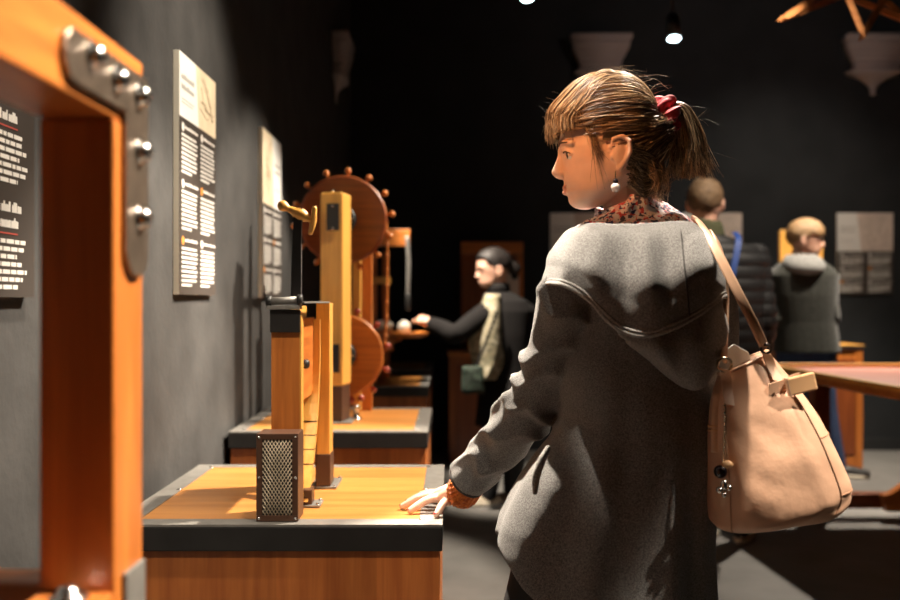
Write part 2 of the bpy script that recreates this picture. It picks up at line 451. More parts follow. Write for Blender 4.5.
# ------------------------------------------------------------------ foreground portal frame
p = thing('wooden_frame', 'blurred orange wooden frame with bolted steel corner bracket, seen at the picture edge', 'wooden frame', (-.39, .99, 0))
px0, px1, py0, py1 = -.434, -.354, .95, 1.037
obj('post', bx(px0, px1, py0, py1, 0, 1.392, bev=.003), M['wood_z'], p)
obj('top_beam', bx(px0, px1, .26, py1, 1.3925, 1.472, bev=.003), M['wood_y'], p)
obj('rear_post', bx(px0, px1, .26, .34, 0, 1.392, bev=.003), M['wood_z'], p)
obj('base_rail', bx(XL + .002, px0 - .001, .975, 1.03, .845, .893, bev=.004), M['wood_x'], p)
obj('side_rail', bx(px0, px1, .34, py0 - .001, .82, .893, bev=.004), M['wood_y'], p)
b = B(); xo = px1 + .001
poly = [(.835, 1.402)] + [(.835 - .022 * math.sin(a), 1.4275 + -.0255 * math.cos(a)) for a in (.5, 1.0, PI / 2, 2.1, 2.6)] + [(.835, 1.453), (1.03, 1.453), (1.036, 1.447), (1.036, 1.25)] + \
       [(1.003 + .033 * math.cos(a), 1.25 - .025 * math.sin(a)) for a in (.5, 1.0, PI / 2, 2.1, 2.6)] + [(.968, 1.25), (.968, 1.402)]
prism(b, poly, lambda u, v, t: Vector((xo + t, u, v)), 0, .006, bev=.0012)
br = obj('corner_bracket', b, plain('bracket_metal', (.30, .235, .18), .34, .85, var=.25, vscale=25), p)
for (yy, zz) in ((.873, 1.437), (.937, 1.430), (1.004, 1.428), (1.006, 1.366), (1.006, 1.292)):
    b = B(); lathe(b, [(.015, 0), (.015, .002), (.011, .003), (.0115, .006), (.0095, .011), (.005, .0135), (0, .014)], (xo + .0055, yy, zz), (1, 0, 0), 20)
    obj('bolt', b, M['bolt'], br, smooth=True)
b = B(); lathe(b, [(.02, 0), (.02, .004), (.012, .006), (.011, .012), (.006, .016), (0, .017)], (-.39, .92, .893), (0, 0, 1), 20)
obj('bolt', b, M['bolt'], p, smooth=True)
b = B(); box(b, px1, px1 + .006, .97, 1.03, .80, .905, bev=.002); obj('base_bracket', b, M['steel'], p)

# ------------------------------------------------------------------ exhibit plinth tables
def plinth(x0, x1, y0, y1, zt, label, band=.058, strips=True):
    t = thing('exhibit_table', label, 'table', ((x0 + x1) / 2, (y0 + y1) / 2, 0), 'exhibit tables along the left wall')
    obj('cabinet', bx(x0 + .006, x1 - .006, y0 + .012, y1 - .012, 0, zt - band - .001, bev=.002), M['plinth'], t)
    b = bx(x0, x1, y0, y1, zt - band, zt - .004, bev=.003); obj('edge_band', b, M['black'], t)
    s = .052
    obj('top_panel', bx(x0 + s, x1 - s, y0 + s, y1 - s * .8, zt - .0039, zt, bev=.0008), M['top'], t)
    b = B(); e = .0005
    box(b, x0, x1, y0, y0 + s - e, zt - .0039, zt + .0008); box(b, x0, x1, y1 - s * .8 + e, y1, zt - .0039, zt + .0008)
    box(b, x0, x0 + s - e, y0 + s, y1 - s * .8, zt - .0039, zt + .0008); box(b, x1 - s + e, x1, y0 + s, y1 - s * .8, zt - .0039, zt + .0008)
    st = obj('steel_strip', b, M['steel'], t)
    for (u, v) in ((.03, .03), (.5, .03), (.97, .03), (.03, .5), (.97, .5), (.03, .97), (.5, .97), (.97, .97)):
        xx = x0 + .026 + u * (x1 - x0 - .052) if u in (.03, .97) else x0 + u * (x1 - x0); yy = y0 + .026 + v * (y1 - y0 - .045)
        b = B(); lathe(b, [(.0065, 0), (.006, .0022), (.003, .0034), (0, .0036)], (xx, yy, zt + .0007), n=14); obj('screw', b, M['bolt'], st, smooth=True)
    return t
plinth(-.745, -.0165, 1.96, 2.675, .71, 'wooden exhibit table the woman in grey rests her hand on, black edge band')
plinth(-.782, -.078, 3.17, 3.875, .735, 'wooden exhibit table carrying the tall post with two wheels')
plinth(-.79, -.12, 5.0, 5.72, .72, 'wooden exhibit table behind the wheel table, first one past the wheels')
plinth(-.79, -.135, 6.3, 7.05, .715, 'wooden exhibit table standing against the black back wall')

# ------------------------------------------------------------------ device 1: hammer on curved wooden stand
d = thing('ramp_exhibit', 'orange wooden upright with curved ramp and small hammer on a black strap', 'exhibit device', (-.36, 2.2, .711))
obj('front_post', bx(-.4145, -.3475, 2.085, 2.105, .711, 1.175, bev=.0015), M['wood_z'], d)
obj('post_edge', bx(-.3473, -.3435, 2.08, 2.11, .735, 1.165), M['pale_z'], d)
obj('rear_post', bx(-.347, -.312, 2.335, 2.40, .712, 1.192, bev=.002), M['pale_z'], d)
obj('side_panel', bx(-.370, -.352, 2.106, 2.334, .96, 1.155, bev=.001), M['wood_y'], d)
# curved ramp board: concave quarter curve from rear top to front foot
b = B(); outer = []; inner = []
for k in range(19):
    a = k / 18
    y = 2.318 - .20 * (a ** 2.6); z = 1.15 - .425 * a
    inner.append((y, z))
    outer.append((y + .014 + .01 * a, z - .0))
prism(b, inner + outer[::-1], lambda u, v, t: Vector((t, u, v)), -.395, -.335)
obj('ramp', b, M['pale_z'], d, label='pale curved board')
b = B()
for k in range(4):
    a = .60 + k * .075; y = 2.318 - .20 * (a ** 2.6); z = 1.15 - .425 * a
    box(b, -.3945, -.3345, y - .0012, y + .018, z - .0009, z + .0009)
obj('scale_marks', b, M['plate'], d)
b = B(); prism(b, [(2.106, .96), (2.334, .96), (2.334, 1.185), (2.2, 1.185), (2.106, 1.16)], lambda u, v, t: Vector((t, u, v)), -.386, -.372); obj('back_board', b, M['pale_y'], d)
b = B(); lathe(b, [(.004, 0), (.011, .003), (.011, .012), (.007, .016), (0, .017)], (-.352, 2.15, 1.047), (1, 0, 0), 18); obj('knob', b, M['plate'], d, smooth=True)
b = bx(-.4155, -.346, 2.074, 2.0845, 1.125, 1.178, bev=.002); obj('front_plate', b, M['plate'], d)
b = B(); tube(b, [(-.418, 2.075, 1.197), (-.352, 2.075, 1.200)], .0085, n=16, round_caps=False)
cl = obj('clamp_bar', b, M['steel'], d)
for x in (-.424, -.352):
    b = B(); lathe(b, [(.010, 0), (.0135, .001), (.0135, .012), (.010, .013)], (x, 2.075, 1.197 if x < -.4 else 1.2), (1, 0, 0), 6); obj('clamp_nut', b, M['plate'], cl)
b = B(); box(b, -.42, -.345, 2.064, 2.10, 1.1785, 1.187, bev=.001); obj('clamp_base', b, M['steel'], cl)
b = B(); prism(b, [(-.352, 2.07), (-.335, 2.07), (-.312, 2.12), (-.312, 2.34), (-.352, 2.34)], lambda u, v, t: Vector((u, v, t)), 1.1925, 1.1965); obj('top_plate', b, M['steel'], d)
# strap holding the hammer
b = B(); sp = spline([(-.366, 2.14, 1.197), (-.366, 2.143, 1.27), (-.3655, 2.15, 1.34), (-.363, 2.155, 1.42)], 14)
rings = []
for k, q in enumerate(sp):
    w = .0125 - .003 * k / 13
    rings.append([q + Vector((-w, -.003, 0)), q + Vector((w, -.003, 0)), q + Vector((w, .003, 0)), q + Vector((-w, .003, 0))])
loft(b, rings); st = obj('upright_strap', b, M['strap_black'], d, smooth=False)
b = B(); tube(b, [q + Vector((.0128 - .003 * k / 13, -.002, 0)) for k, q in enumerate(sp)], .0013, n=6, round_caps=False); obj('strap_edge', b, M['steel'], st)
b = B()
h0 = PW(283, 206, 2.16); h1 = PW(313, 221, 2.16); ax = (h1 - h0).normalized(); L = (h1 - h0).length
prof = [(0, -.013)] + [(.0135 * math.sin(a), -.0135 * math.cos(a)) for a in (.4, .8, 1.2, 1.57, 2.0, 2.4)] + [(.0075, .016), (.009, .024), (.015, .040), (.0165, .050), (.012, .062), (.0075, .070), (.0065, L - .004), (.0065, L - .002)]
lathe(b, prof, h0, ax, 24)
hm = obj('hammer', b, M['pale_x'], d, smooth=True, label='small turned wooden hammer')
b = B(); t0 = h1 + Vector((.004, 0, .030)); t1 = h1 + Vector((-.006, 0, -.028))
tube(b, [t0, (t0 + t1) / 2 + Vector((.002, 0, 0)), t1], [.006, .0085, .006], n=12); obj('hammer_face', b, M['pale_z'], hm)
# feet
for (x0, x1, y0, y1, nm) in ((-.357, -.318, 2.13, 2.17, 'front_foot'), (-.352, -.305, 2.34, 2.44, 'rear_foot')):
    b = bx(x0 - .012, x1 + .012, y0 - .012, y1 + .012, .7115, .7165, bev=.001); ft = obj(nm, b, M['steel'], d)
    for (xx, yy) in ((x1 + .005, y0 - .005), (x1 + .005, y1 + .005), (x0 - .005, y0 - .005)):
        b = B(); lathe(b, [(.004, 0), (.004, .003), (.002, .0045), (0, .005)], (xx, yy, .7164), n=10); obj('screw', b, M['bolt'], ft)
obj('front_sleeve', bx(-.357, -.326, 2.125, 2.165, .7165, .752, bev=.002), M['brown'], d)
obj('rear_sleeve', bx(-.349, -.310, 2.332, 2.403, .7165, .80, bev=.002), M['brown'], d)

# mesh-fronted box
s = thing('mesh_box', 'small brown box with a wire mesh front, on the table in front of the upright', 'speaker box', (-.38, 2.02, .711))
x0, x1, y0, y1, z0, z1 = -.427, -.335, 1.983, 2.058, .7118, .905
obj('case', bx(x0, x1, y0 + .006, y1, z0, z1, bev=.002), M['brown'], s)
b = B(); fw = .013
for q in ((x0, x1, z0, z0 + fw), (x0, x1, z1 - fw, z1), (x0, x0 + fw, z0 + fw, z1 - fw), (x1 - fw, x1, z0 + fw, z1 - fw)):
    box(b, q[0], q[1], y0, y0 + .006, q[2], q[3], bev=.0008)
obj('front_frame', b, M['brown'], s)
obj('backing', bx(x0 + fw, x1 - fw, y0 + .004, y0 + .0055, z0 + fw, z1 - fw), M['plate'], s)
b = B(); gx0, gx1, gz0, gz1 = x0 + fw, x1 - fw, z0 + fw, z1 - fw
stp = .0078; W = gx1 - gx0; H = gz1 - gz0
for sgn in (1, -1):      # diamond lattice clipped to the opening
    k = -H / 1.6
    while k < W:
        a, bb = k, k + H / 1.6; ua, va, ub, vb = k, 0., k + H / 1.6, H
        if ua < 0: va = -ua * 1.6; ua = 0
        if ub > W: vb = H - (ub - W) * 1.6; ub = W
        if ub > ua:
            if sgn < 0: A, Bq = (W - ua, va), (W - ub, vb)
            else: A, Bq = (ua, va), (ub, vb)
            tube(b, [(gx0 + A[0], y0 + .0025, gz0 + A[1]), (gx0 + Bq[0], y0 + .0025, gz0 + Bq[1])], .00095, n=5, round_caps=False)
        k += stp
obj('mesh_grille', b, M['lattice'], s)
for (xx, zz) in ((x0 + .006, z0 + .007), (x1 - .006, z0 + .007), (x0 + .006, z1 - .007), (x1 - .006, z1 - .007), (x0 + .006, (z0 + z1) / 2), (x1 - .006, (z0 + z1) / 2)):
    b = B(); lathe(b, [(.003, 0), (.003, .0012), (0, .002)], (xx, y0, zz), (0, -1, 0), 8); obj('screw', b, M['bolt'], s)

# ------------------------------------------------------------------ device 2: post with two wheels
d = thing('wheel_exhibit', 'tall honey-coloured post carrying a dark wheel above and an orange wheel below', 'exhibit device', (-.42, 3.5, .736))
R10 = Matrix.Rotation(math.radians(-11), 4, 'Z')
Yp = 3.40
def postbox(px0, px1, py0, py1, Y, dep, off=0.0):
    a = PW(px0, py0, Y); c = PW(px1, py1, Y); return a.x, c.x, Y - off, Y - off + dep, c.z, a.z
a = postbox(322, 346, 192, 386, Yp, .11)
b = box(B(), *a, bev=.008, rot=R10); obj('front_post', b, M['pale_z'], d)
a = postbox(323, 345, 386, 421, Yp, .10); a = (*a[:4], .737, a[5]); obj('post_shoe', box(B(), *a, bev=.003, rot=R10), M['brown'], d)
obj('shoe_plate', bx(-.49, -.37, 3.37, 3.54, .7358, .741, bev=.001), M['steel'], d)
for (q0, q1) in ((204, 231), (344, 372)):
    a = postbox(327, 340, q0, q1, Yp, .006, .022)
    pl = obj('cover_plate', box(B(), *a, bev=.0015, rot=R10), M['plate'], d)
    for zz in (a[4] + .01, a[5] - .01):
        b = B(); lathe(b, [(.004, 0), (.004, .002), (0, .003)], ((a[0] + a[1]) / 2, a[2] - .001, zz), (0, -1, 0), 8); obj('screw', b, M['bolt'], pl)
b = B(); lathe(b, [(.006, 0), (.006, .008), (.003, .012), (0, .013)], PW(333, 192, 3.45) + Vector((0, 0, -.002)), n=12); obj('top_screw', b, M['bolt'], d)
def wheel(name, px, py, rpx, Y, wm, hubm, knobm, nk, hubr, ph=0.):
    c = PW(px, py, Y); r = rpx * Y / F
    b = B(); lathe(b, [(0, -.018), (r * .90, -.018), (r * .93, -.021), (r, -.021), (r, .021), (r * .93, .021), (r * .90, .018), (0, .018)], c, (0, 1, 0), 64)
    w = obj(name, b, wm, d)
    b = B(); lathe(b, [(r * 1.001, -.0075), (r * 1.012, -.006), (r * 1.012, .006), (r * 1.001, .0075)], c, (0, 1, 0), 64); obj('rim_band', b, M['wood_x'], w)
    b = B(); lathe(b, [(0, -.034), (hubr * .9, -.034), (hubr, -.030), (hubr, -.018), (0, -.017)], c, (0, 1, 0), 32); h = obj('hub_plate', b, hubm, w)
    for k in range(6):
        a = k * PI / 3; b = B(); lathe(b, [(.005, 0), (.005, .003), (0, .004)], c + Vector((math.cos(a) * hubr * .75, -.034, math.sin(a) * hubr * .75)), (0, -1, 0), 8); obj('screw', b, M['bolt'], w)
    for k in range(nk):
        a = 2 * PI * k / nk + ph; q = c + Vector((math.cos(a), 0, math.sin(a))) * (r + .010)
        b = B(); o_ = Vector((math.cos(a), 0, math.sin(a)))
        lathe(b, [(.006, -.012), (.005, -.002), (.007, .001), (.0125, .007), (.0135, .013), (.011, .020), (.006, .0245), (0, .0255)], q, o_, 14); obj('knob', b, knobm, w, smooth=True)
    return w
wheel('upper_wheel', 343, 220, 44, 3.62, M['red_x'], M['plate'], M['wood_x'], 14, .055, .12)
wheel('lower_wheel', 343, 355, 40.5, 3.62, M['wood_x'], M['plate'], M['ball_red'], 12, .055, .2)
obj('rear_post', bx(*PW(353, 262, 3.74).xy[:1], PW(361, 262, 3.74).x, 3.72, 3.76, .737, 1.42, bev=.002), M['pale_z'], d)
obj('rear_beam', bx(PW(361, 262, 3.78).x, PW(372, 262, 3.78).x, 3.77, 3.81, .737, 1.50, bev=.002), M['wood_z'], d)
obj('axle_beam', bx(-.47, PW(372, 262, 3.78).x, 3.765, 3.80, 1.50, 1.54, bev=.002), M['wood_x'], d)
b = B(); lathe(b, [(.015, -.13), (.015, .16)], PW(343, 220, 3.62), (0, 1, 0), 16); obj('axle', b, M['steel'], d)
b = B(); lathe(b, [(.015, -.13), (.015, .16)], PW(343, 355, 3.62), (0, 1, 0), 16); obj('axle', b, M['steel'], d)
# beaded cord over the wheels
b = B()
for side in (387.5,):
    pts = [PW(side - .5, 215, 3.62), PW(side, 260, 3.62), PW(side - 1, 320, 3.62), PW(side - 3, 352, 3.62)]
    sp = spline(pts, 60); tube(b, sp, .0035, n=8)
    for k in range(3, 60, 5): ball(b, sp[k], .0075, seg=10)
obj('cord', b, M['wood_z'], d)
b = B(); lathe(b, [(.024, 0), (.024, .004), (.011, .008), (.011, .035), (.016, .042), (.016, .052), (0, .058)], PW(356, 418, 3.52).xy.to_3d() + Vector((0, 0, .7355)), n=20)
obj('steel_stud', b, M['bolt'], d, smooth=True)
# red-knobbed crank under lower wheel
b = B(); ball(b, PW(361, 398, 3.55), .014, seg=12); obj('crank_ball', b, M['ball_red'], d)

# ------------------------------------------------------------------ device 3: balance with chain and tray
d = thing('balance_exhibit', 'wooden balance with hanging strap, the woman in black holds its round tray', 'exhibit device', (-.35, 5.4, .72))
Yd = 5.3
def bp(p0, p1, q0, q1, Y, dep): a = PW(p0, q0, Y); c = PW(p1, q1, Y); return a.x, c.x, Y, Y + dep, c.z, a.z
a = bp(364, 376, 236, 372, Yd, .07); obj('upright', bx(*a[:4], .7205, a[5], bev=.003), M['wood_z'], d)
obj('upright', bx(*[v for v in bp(382, 389, 244, 372, Yd + .2, .04)[:4]], .7205, 1.5, bev=.003), M['wood_z'], d)
obj('cross_arm', bx(*bp(362, 410, 229, 246, Yd - .045, .044), bev=.003), M['wood_x'], d)
obj('cross_arm', bx(*bp(366, 391, 277, 284, Yd - .035, .034), bev=.003), M['pale_x'], d)
obj('counter_block', bx(*bp(372, 393, 330, 351, Yd - .07, .06), bev=.003), M['wood_x'], d)
b = B(); sp = spline([PW(407, 236, Yd - .05), PW(408.5, 262, Yd - .05), PW(408, 283, Yd - .05), PW(408, 300, Yd - .04)], 24)
rings = [[q + Vector((-.012, -.003, 0)), q + Vector((.012, -.003, 0)), q + Vector((.012, .003, 0)), q + Vector((-.012, .003, 0))] for q in sp]
loft(b, rings); st = obj('hanging_strap', b, M['steel'], d)
b = B(); lathe(b, [(.014, -.06), (.018, -.05), (.018, .02), (.010, .04), (0, .045)], PW(408, 300, Yd - .04), n=16); obj('handle_grip', b, M['plate'], st, smooth=True)
b = B(); c = PW(409, 333, Yd - .06); lathe(b, [(0, -.03), (.07, -.028), (.112, -.012), (.118, .004), (.112, .008), (.10, -.002), (0, -.008)], c, n=40); ty = obj('round_tray', b, M['wood_x'], d, smooth=True)
b = B(); tube(b, [PW(393, 341, Yd - .04), PW(400, 339, Yd - .05)], .012, n=10); obj('tray_arm', b, M['wood_x'], ty)
for i, (x, y, r, lab) in enumerate(((404, 325.5, .040, 'white ball lying on the round wooden tray by the hand'), (381, 324, .030, 'larger white ball on the wooden block beside the cord'), (389, 326, .026, 'smaller white ball on the wooden block, next to the tray'))):
    q = PW(x, y, Yd - (.06 if i == 0 else .04))
    z = c.z - .0075 + r if i == 0 else bp(372, 393, 330, 351, Yd - .07, .06)[5] + r - .001
    o = obj('ball', ball(B(), (q.x, q.y, z), r, seg=20), M['ball_white'], base=(q.x, q.y, z)); tag(o, lab, 'ball', 'white balls on the balance')

# ------------------------------------------------------------------ back exhibits
d = thing('framed_cabinet', 'orange wooden cabinet with upright frame against the back wall, behind the woman in black', 'cabinet', (.3, 6.75, 0))
Yc = 6.62
a = bp(449, 500, 352, 460, Yc, .4); obj('cabinet_body', bx(a[0], a[1], a[2], a[3], 0, a[5] - .03, bev=.004), M['plinth'], d)
obj('cabinet_top', bx(a[0] - .01, a[1] + .01, a[2] - .01, a[3], a[5] - .029, a[5], bev=.004), M['wood_x'], d)
obj('door', bx(a[0] + .05, a[1] - .05, a[2] - .008, a[2] - .001, .08, a[5] - .09, bev=.003), M['red_z'], d)
zb = a[5] + .001
f0, f1, f2, f3 = bp(461, 523, 242, 300, 6.9, .05)[0], bp(461, 523, 242, 300, 6.9, .05)[1], 6.9, PW(0, 242, 6.9).z
obj('frame_top', bx(f0, f1, 6.88, 6.95, f3 - .09, f3, bev=.004), M['wood_x'], d)
obj('frame_post', bx(f0, f0 + .045, 6.885, 6.945, zb, f3 - .091, bev=.004), M['red_z'], d)
obj('frame_post', bx(f1 - .045, f1, 6.885, 6.945, zb, f3 - .091, bev=.004), M['wood_z'], d)
obj('back_panel', bx(f0 + .046, f1 - .046, 6.93, 6.944, zb, f3 - .092), M['red_z'], d)
a2 = bp(505, 519, 262, 296, 6.88, .03); obj('pale_plaque', bx(*a2, bev=.004), M['p_pink'], d)
b = bx(f0, f1, 6.885, 6.945, zb, zb + .05); obj('frame_sill', b, M['wood_x'], d)

d = thing('exhibit_cabinet', 'tall wooden cabinet with a pale top and yellow board, beside the boy in the hoodie', 'cabinet', (2.75, 6.7, 0))
Yc = 6.43
a = bp(826, 862, 345, 468, Yc, .42)
obj('cabinet_body', bx(2.32, a[1], Yc, Yc + .42, 0, a[5] - .03, bev=.004), M['wood_z'], d)
obj('door', bx(a[0] + .055, a[1] - .05, Yc - .008, Yc - .001, .10, a[5] - .10, bev=.003), M['red_z'], d)
obj('corner_post', bx(a[1] - .046, a[1] + .002, Yc - .009, Yc - .001, .0, a[5] - .031, bev=.002), M['wood_z'], d)
obj('cabinet_top', bx(2.30, a[1] + .02, Yc - .012, Yc + .43, a[5] - .029, a[5] + .0, bev=.003), M['pale_x'], d)
obj('top_edge', bx(2.30, a[1] + .02, Yc - .016, Yc - .0125, a[5] - .029, a[5] - .003), M['black'], d)
q = bp(780, 823, 230, 300, 6.7, .04); obj('upright_board', bx(q[0], q[1], 6.7, 6.74, a[5] + .001, q[5], bev=.003), M['pale_z'], d)

# game table on the right
t = thing('game_table', 'low wooden table with rose-coloured surface and raised wooden rim, beyond the tan bag', 'table', (2.5, 4.3, 0))
zt = .83
poly = [(1.75, 5.1), (1.865, 3.55), (3.3, 3.4), (3.3, 5.1)]
b = B(); prism(b, poly, lambda u, v, z: Vector((u, v, z)), zt - .045, zt - .012, bev=.002); obj('table_board', b, M['wood_x'], t)
def inset(poly, k):
    cx = sum(q[0] for q in poly) / len(poly); cy = sum(q[1] for q in poly) / len(poly)
    return [(q[0] + (cx - q[0]) * k, q[1] + (cy - q[1]) * k) for q in poly]
b = B(); prism(b, inset(poly, .06), lambda u, v, z: Vector((u, v, z)), zt - .0119, zt - .009); obj('playing_surface', b, M['pink_top'], t)
ip = inset(poly, .058)
for i in range(4):
    j = (i + 1) % 4; b = B(); e = .002
    prism(b, [poly[i], poly[j], ip[j], ip[i]], lambda u, v, z: Vector((u, v, z)), zt - .0119, zt + .012, bev=.002); obj('rim', b, M['pale_x'] if i in (1, 3) else M['pale_y'], t)
for (x, y) in ((2.03, 4.95), (3.15, 4.95), (2.15, 3.75), (3.15, 3.65)):
    obj('leg', bx(x - .045, x + .045, y - .045, y + .045, 0, zt - .046, bev=.004), M['red_z'], t)
obj('stretcher', bx(2.0751, 3.1049, 4.915, 4.985, .06, .14, bev=.004), M['red_x'], t)
obj('stretcher', bx(2.1951, 3.1049, 3.70, 3.75, .25, .31, bev=.004), M['red_x'], t)
b = B(); prism(b, [(2.36, .055), (2.56, .055), (2.56, .20), (2.46, .205), (2.38, .15), (2.34, .145)], lambda u, v, w_: Vector((u, w_, v)), 4.86, 4.913, bev=.004); obj('stretcher_block', b, M['wood_x'], t)
b = B(); lathe(b, [(.012, 0), (.010, .05), (.014, .06), (0, .07)], (1.90, 3.58, zt + .0121), n=12); obj('corner_peg', b, M['pale_z'], t)

# hanging star lattices
def star(pix, label):
    V = [PW(*q) for q in pix]; c = sum(V, Vector()) / 5
    o = thing('hanging_star', label, 'hanging star', c, 'wooden slat stars under the ceiling')
    nrm = (V[0] - V[2]).cross(V[1] - V[3]).normalized()
    if nrm.y > 0: nrm = -nrm
    nrm = (Vector((0, -1, -.25)) + nrm * .35).normalized()
    for k in range(5):
        A, Bq = V[k], V[(k + 2) % 5]; ax = (Bq - A).normalized(); side = ax.cross(nrm).normalized(); n2 = side.cross(ax).normalized()
        offs = n2 * (.0095 * (k - 2)); b = B(); w_ = .0135
        outl = [(A - ax * .01, 0), (A + ax * .035, w_), (Bq - ax * .035, w_), (Bq + ax * .01, 0), (Bq - ax * .035, -w_), (A + ax * .035, -w_)]
        lo = [q + side * s_ + offs - n2 * .0045 for q, s_ in outl]; hi = [q + side * s_ + offs + n2 * .0045 for q, s_ in outl]
        loft(b, [lo, hi]); obj('slat', b, M['slat'], o, smooth=False)
        b = B(); lathe(b, [(.005, 0), (.004, .003), (0, .004)], A + ax * .05 + offs + n2 * .0045, n2, 8); obj('screw', b, M['plate'], o)
    top = max(V, key=lambda q: q.z)
    b = B(); tube(b, [top, (top.x, top.y, ZC)], .002, n=6, round_caps=False); obj('cord', b, M['plate'], o)
    return o
M['slat'] = wood('slat_wood', (.38, .12, .03), (.62, .25, .07), 'x', rough=.8, coat=0)
star([(863, 38, 3.9), (913, 25, 4.0), (920, -59, 4.1), (824, -59, 4.05), (800, -22, 4.15)], 'wooden slat star hanging below the ceiling in front of a grey corbel')
star([(782, 19, 3.95), (850, -9, 4.35), (902, -28, 4.55), (866, -36, 4.5), (800, -62, 4.2)], 'wooden slat star beside the other star, only its lowest tip in view')

# ceiling spotlights that the photo shows
def spot_fixture(px, py, Y, label):
    c = PW(px, py, Y)
    o = thing('ceiling_spotlight', label, 'spotlight', c, 'round ceiling spotlights')
    dirv = (Vector((0, -.25, -.95))).normalized()
    b = B(); R = .036
    lathe(b, [(R, 0), (R * 1.08, -.004), (R * 1.08, .12), (R * .8, .14), (0, .142)], c, -dirv, 32); obj('lamp_housing', b, M['plate'], o)
    b = B(); lathe(b, [(R * .95, -.0045), (R * .9, -.0055), (0, -.0065)], c, -dirv, 32); obj('lens', b, M['lens'], o, smooth=True)
    b = B(); top = c - dirv * .14; tube(b, [top, (top.x, top.y, ZC)], .009, n=10, round_caps=False); obj('stem', b, M['plate'], o)
spot_fixture(674, 38, 5.0, 'glowing round ceiling spotlight above the back room, beside the grey corbel')
spot_fixture(527, -2, 5.2, 'ceiling spotlight cut by the top edge, above the woman in black')

# ------------------------------------------------------------------ people
HEAD_PROFILE = [  # z, front x, back x, half width (metres, ear canal at origin, +x to the nose)
    (.128, .030, -.040, .030), (.120, .055, -.060, .048), (.104, .080, -.076, .062), (.080, .098, -.087, .071), (.055, .106, -.090, .0745),
    (.034, .109, -.089, .0755), (.022, .1075, -.087, .0755), (.012, .104, -.085, .075), (.000, .1015, -.082, .0735), (-.014, .1005, -.077, .0705),
    (-.028, .1005, -.070, .067), (-.040, .099, -.056, .063), (-.047, .0985, -.036, .0605), (-.054, .0955, -.020, .058), (-.062, .0955, -.010, .055),
    (-.069, .0905, -.002, .051), (-.077, .090, .008, .045), (-.084, .086, .022, .036), (-.090, .078, .038, .025), (-.093, .068, .048, .015)]

def head_shell(bm, T, nose=True, ear=True):
    rings = []
    for z, xf, xb, hw in HEAD_PROFILE:
        cx = xb + (xf - xb) * .42; r = []
        for k in range(40):
            a = 2 * PI * k / 40; c, s = math.cos(a), math.sin(a)
            e = .94 if z < .03 else 1.0
            x = cx + (xf - cx) * (abs(c) ** .92) if c >= 0 else cx - (cx - xb) * (abs(c) ** .95)
            y = hw * (abs(s) ** (e if c > 0 else .95)) * (1 if s >= 0 else -1)
            if c > .2 and z < .0: y *= 1 - .10 * (c - .2)
            r.append(T @ Vector((x, y, z)))
        rings.append(r)
    loft(bm, rings[::-1])
    if nose:
        nr = [(.024, .100, .111, .006), (.012, .094, .1105, .0066), (.0, .090, .1145, .0078), (-.010, .088, .119, .009), (-.018, .086, .1225, .0115), (-.024, .086, .122, .014), (-.030, .087, .1165, .0135), (-.034, .088, .109, .009)]
        rings = []
        for z, x0, x1, hw in nr:
            rings.append([T @ Vector((x0 + (x1 - x0) * (.5 + .5 * math.cos(a)), hw * math.sin(a), z)) for a in [2 * PI * k / 14 for k in range(14)]])
        loft(bm, rings[::-1])
        for s in (-1, 1): ball(bm, T @ Vector((.104, s * .0105, -.0265)), .0068, seg=10)
        ball(bm, T @ Vector((.0945, 0, -.0505)), .0085, s=(.9, 2.2, .55), seg=12, rot=T.to_3x3().to_4x4())
        ball(bm, T @ Vector((.0945, 0, -.0605)), .0085, s=(.9, 2.0, .62), seg=12, rot=T.to_3x3().to_4x4())
        for s in (-1, 1):   # brow ridge, cheek
            tube(bm, [T @ Vector(q) for q in ((.1035, s * .012, .030), (.099, s * .030, .033), (.085, s * .050, .028))], .0065, n=8)
            # upper and lower lids round the eye
            tube(bm, [T @ Vector(q) for q in ((.094, s * .018, .010), (.0975, s * .026, .0165), (.094, s * .036, .0165), (.085, s * .045, .010))], .0032, n=8)
            tube(bm, [T @ Vector(q) for q in ((.094, s * .018, .008), (.0955, s * .027, .0035), (.091, s * .037, .0045), (.085, s * .045, .0085))], .0028, n=8)
    if ear:
        for s in (-1, 1):
            o = lambda x, z, y=0: T @ Vector((x + .003, s * (.0735 + y * .8), z * .95 - .005))
            tube(bm, [o(-.004, .006, .004), o(.010, .022, .006), (o(.006, .036, .012)), o(-.010, .040, .017), o(-.022, .030, .020), o(-.024, .010, .019), o(-.016, -.008, .014), o(-.006, -.022, .008)], [.0035, .0045, .0048, .005, .005, .0048, .0045, .005], n=8)
            ball(bm, o(-.004, -.021, .006), .0078, s=(.9, .55, 1.15), seg=10)
            ball(bm, o(-.008, .010, .005), .018, s=(.95, .5, 1.65), seg=14)
            ball(bm, o(.006, .002, .003), .006, seg=8)

def eyes(parent, T):
    for s in (-1, 1):
        c = T @ Vector((.0815, s * .0315, .0085)); b = ball(B(), c, .0135, seg=18)
        e = obj('eye', b, M['eyewhite'], parent)
        fw = (T.to_3x3() @ Vector((.95, s * .18, -.16))).normalized()
        b = B(); lathe(b, [(.0062, .0119), (.0058, .0128), (.003, .0138), (0, .0141)], c, fw, 16); obj('iris', b, M['iris'], e, smooth=True)
        b = B(); tube(b, [T @ Vector(q) for q in ((.0965, s * .019, .0105), (.1005, s * .027, .0142), (.0970, s * .037, .0142), (.088, s * .046, .009))], [.0009, .0014, .0014, .0008], n=6)
        obj('eyelash', b, M['brow'], e)
        b = B(); tube(b, [T @ Vector(q) for q in ((.1085, s * .012, .0285), (.106, s * .027, .033), (.094, s * .047, .030))], [.0022, .0028, .0014], n=6)
        obj('eyebrow', b, M['brow'], parent)

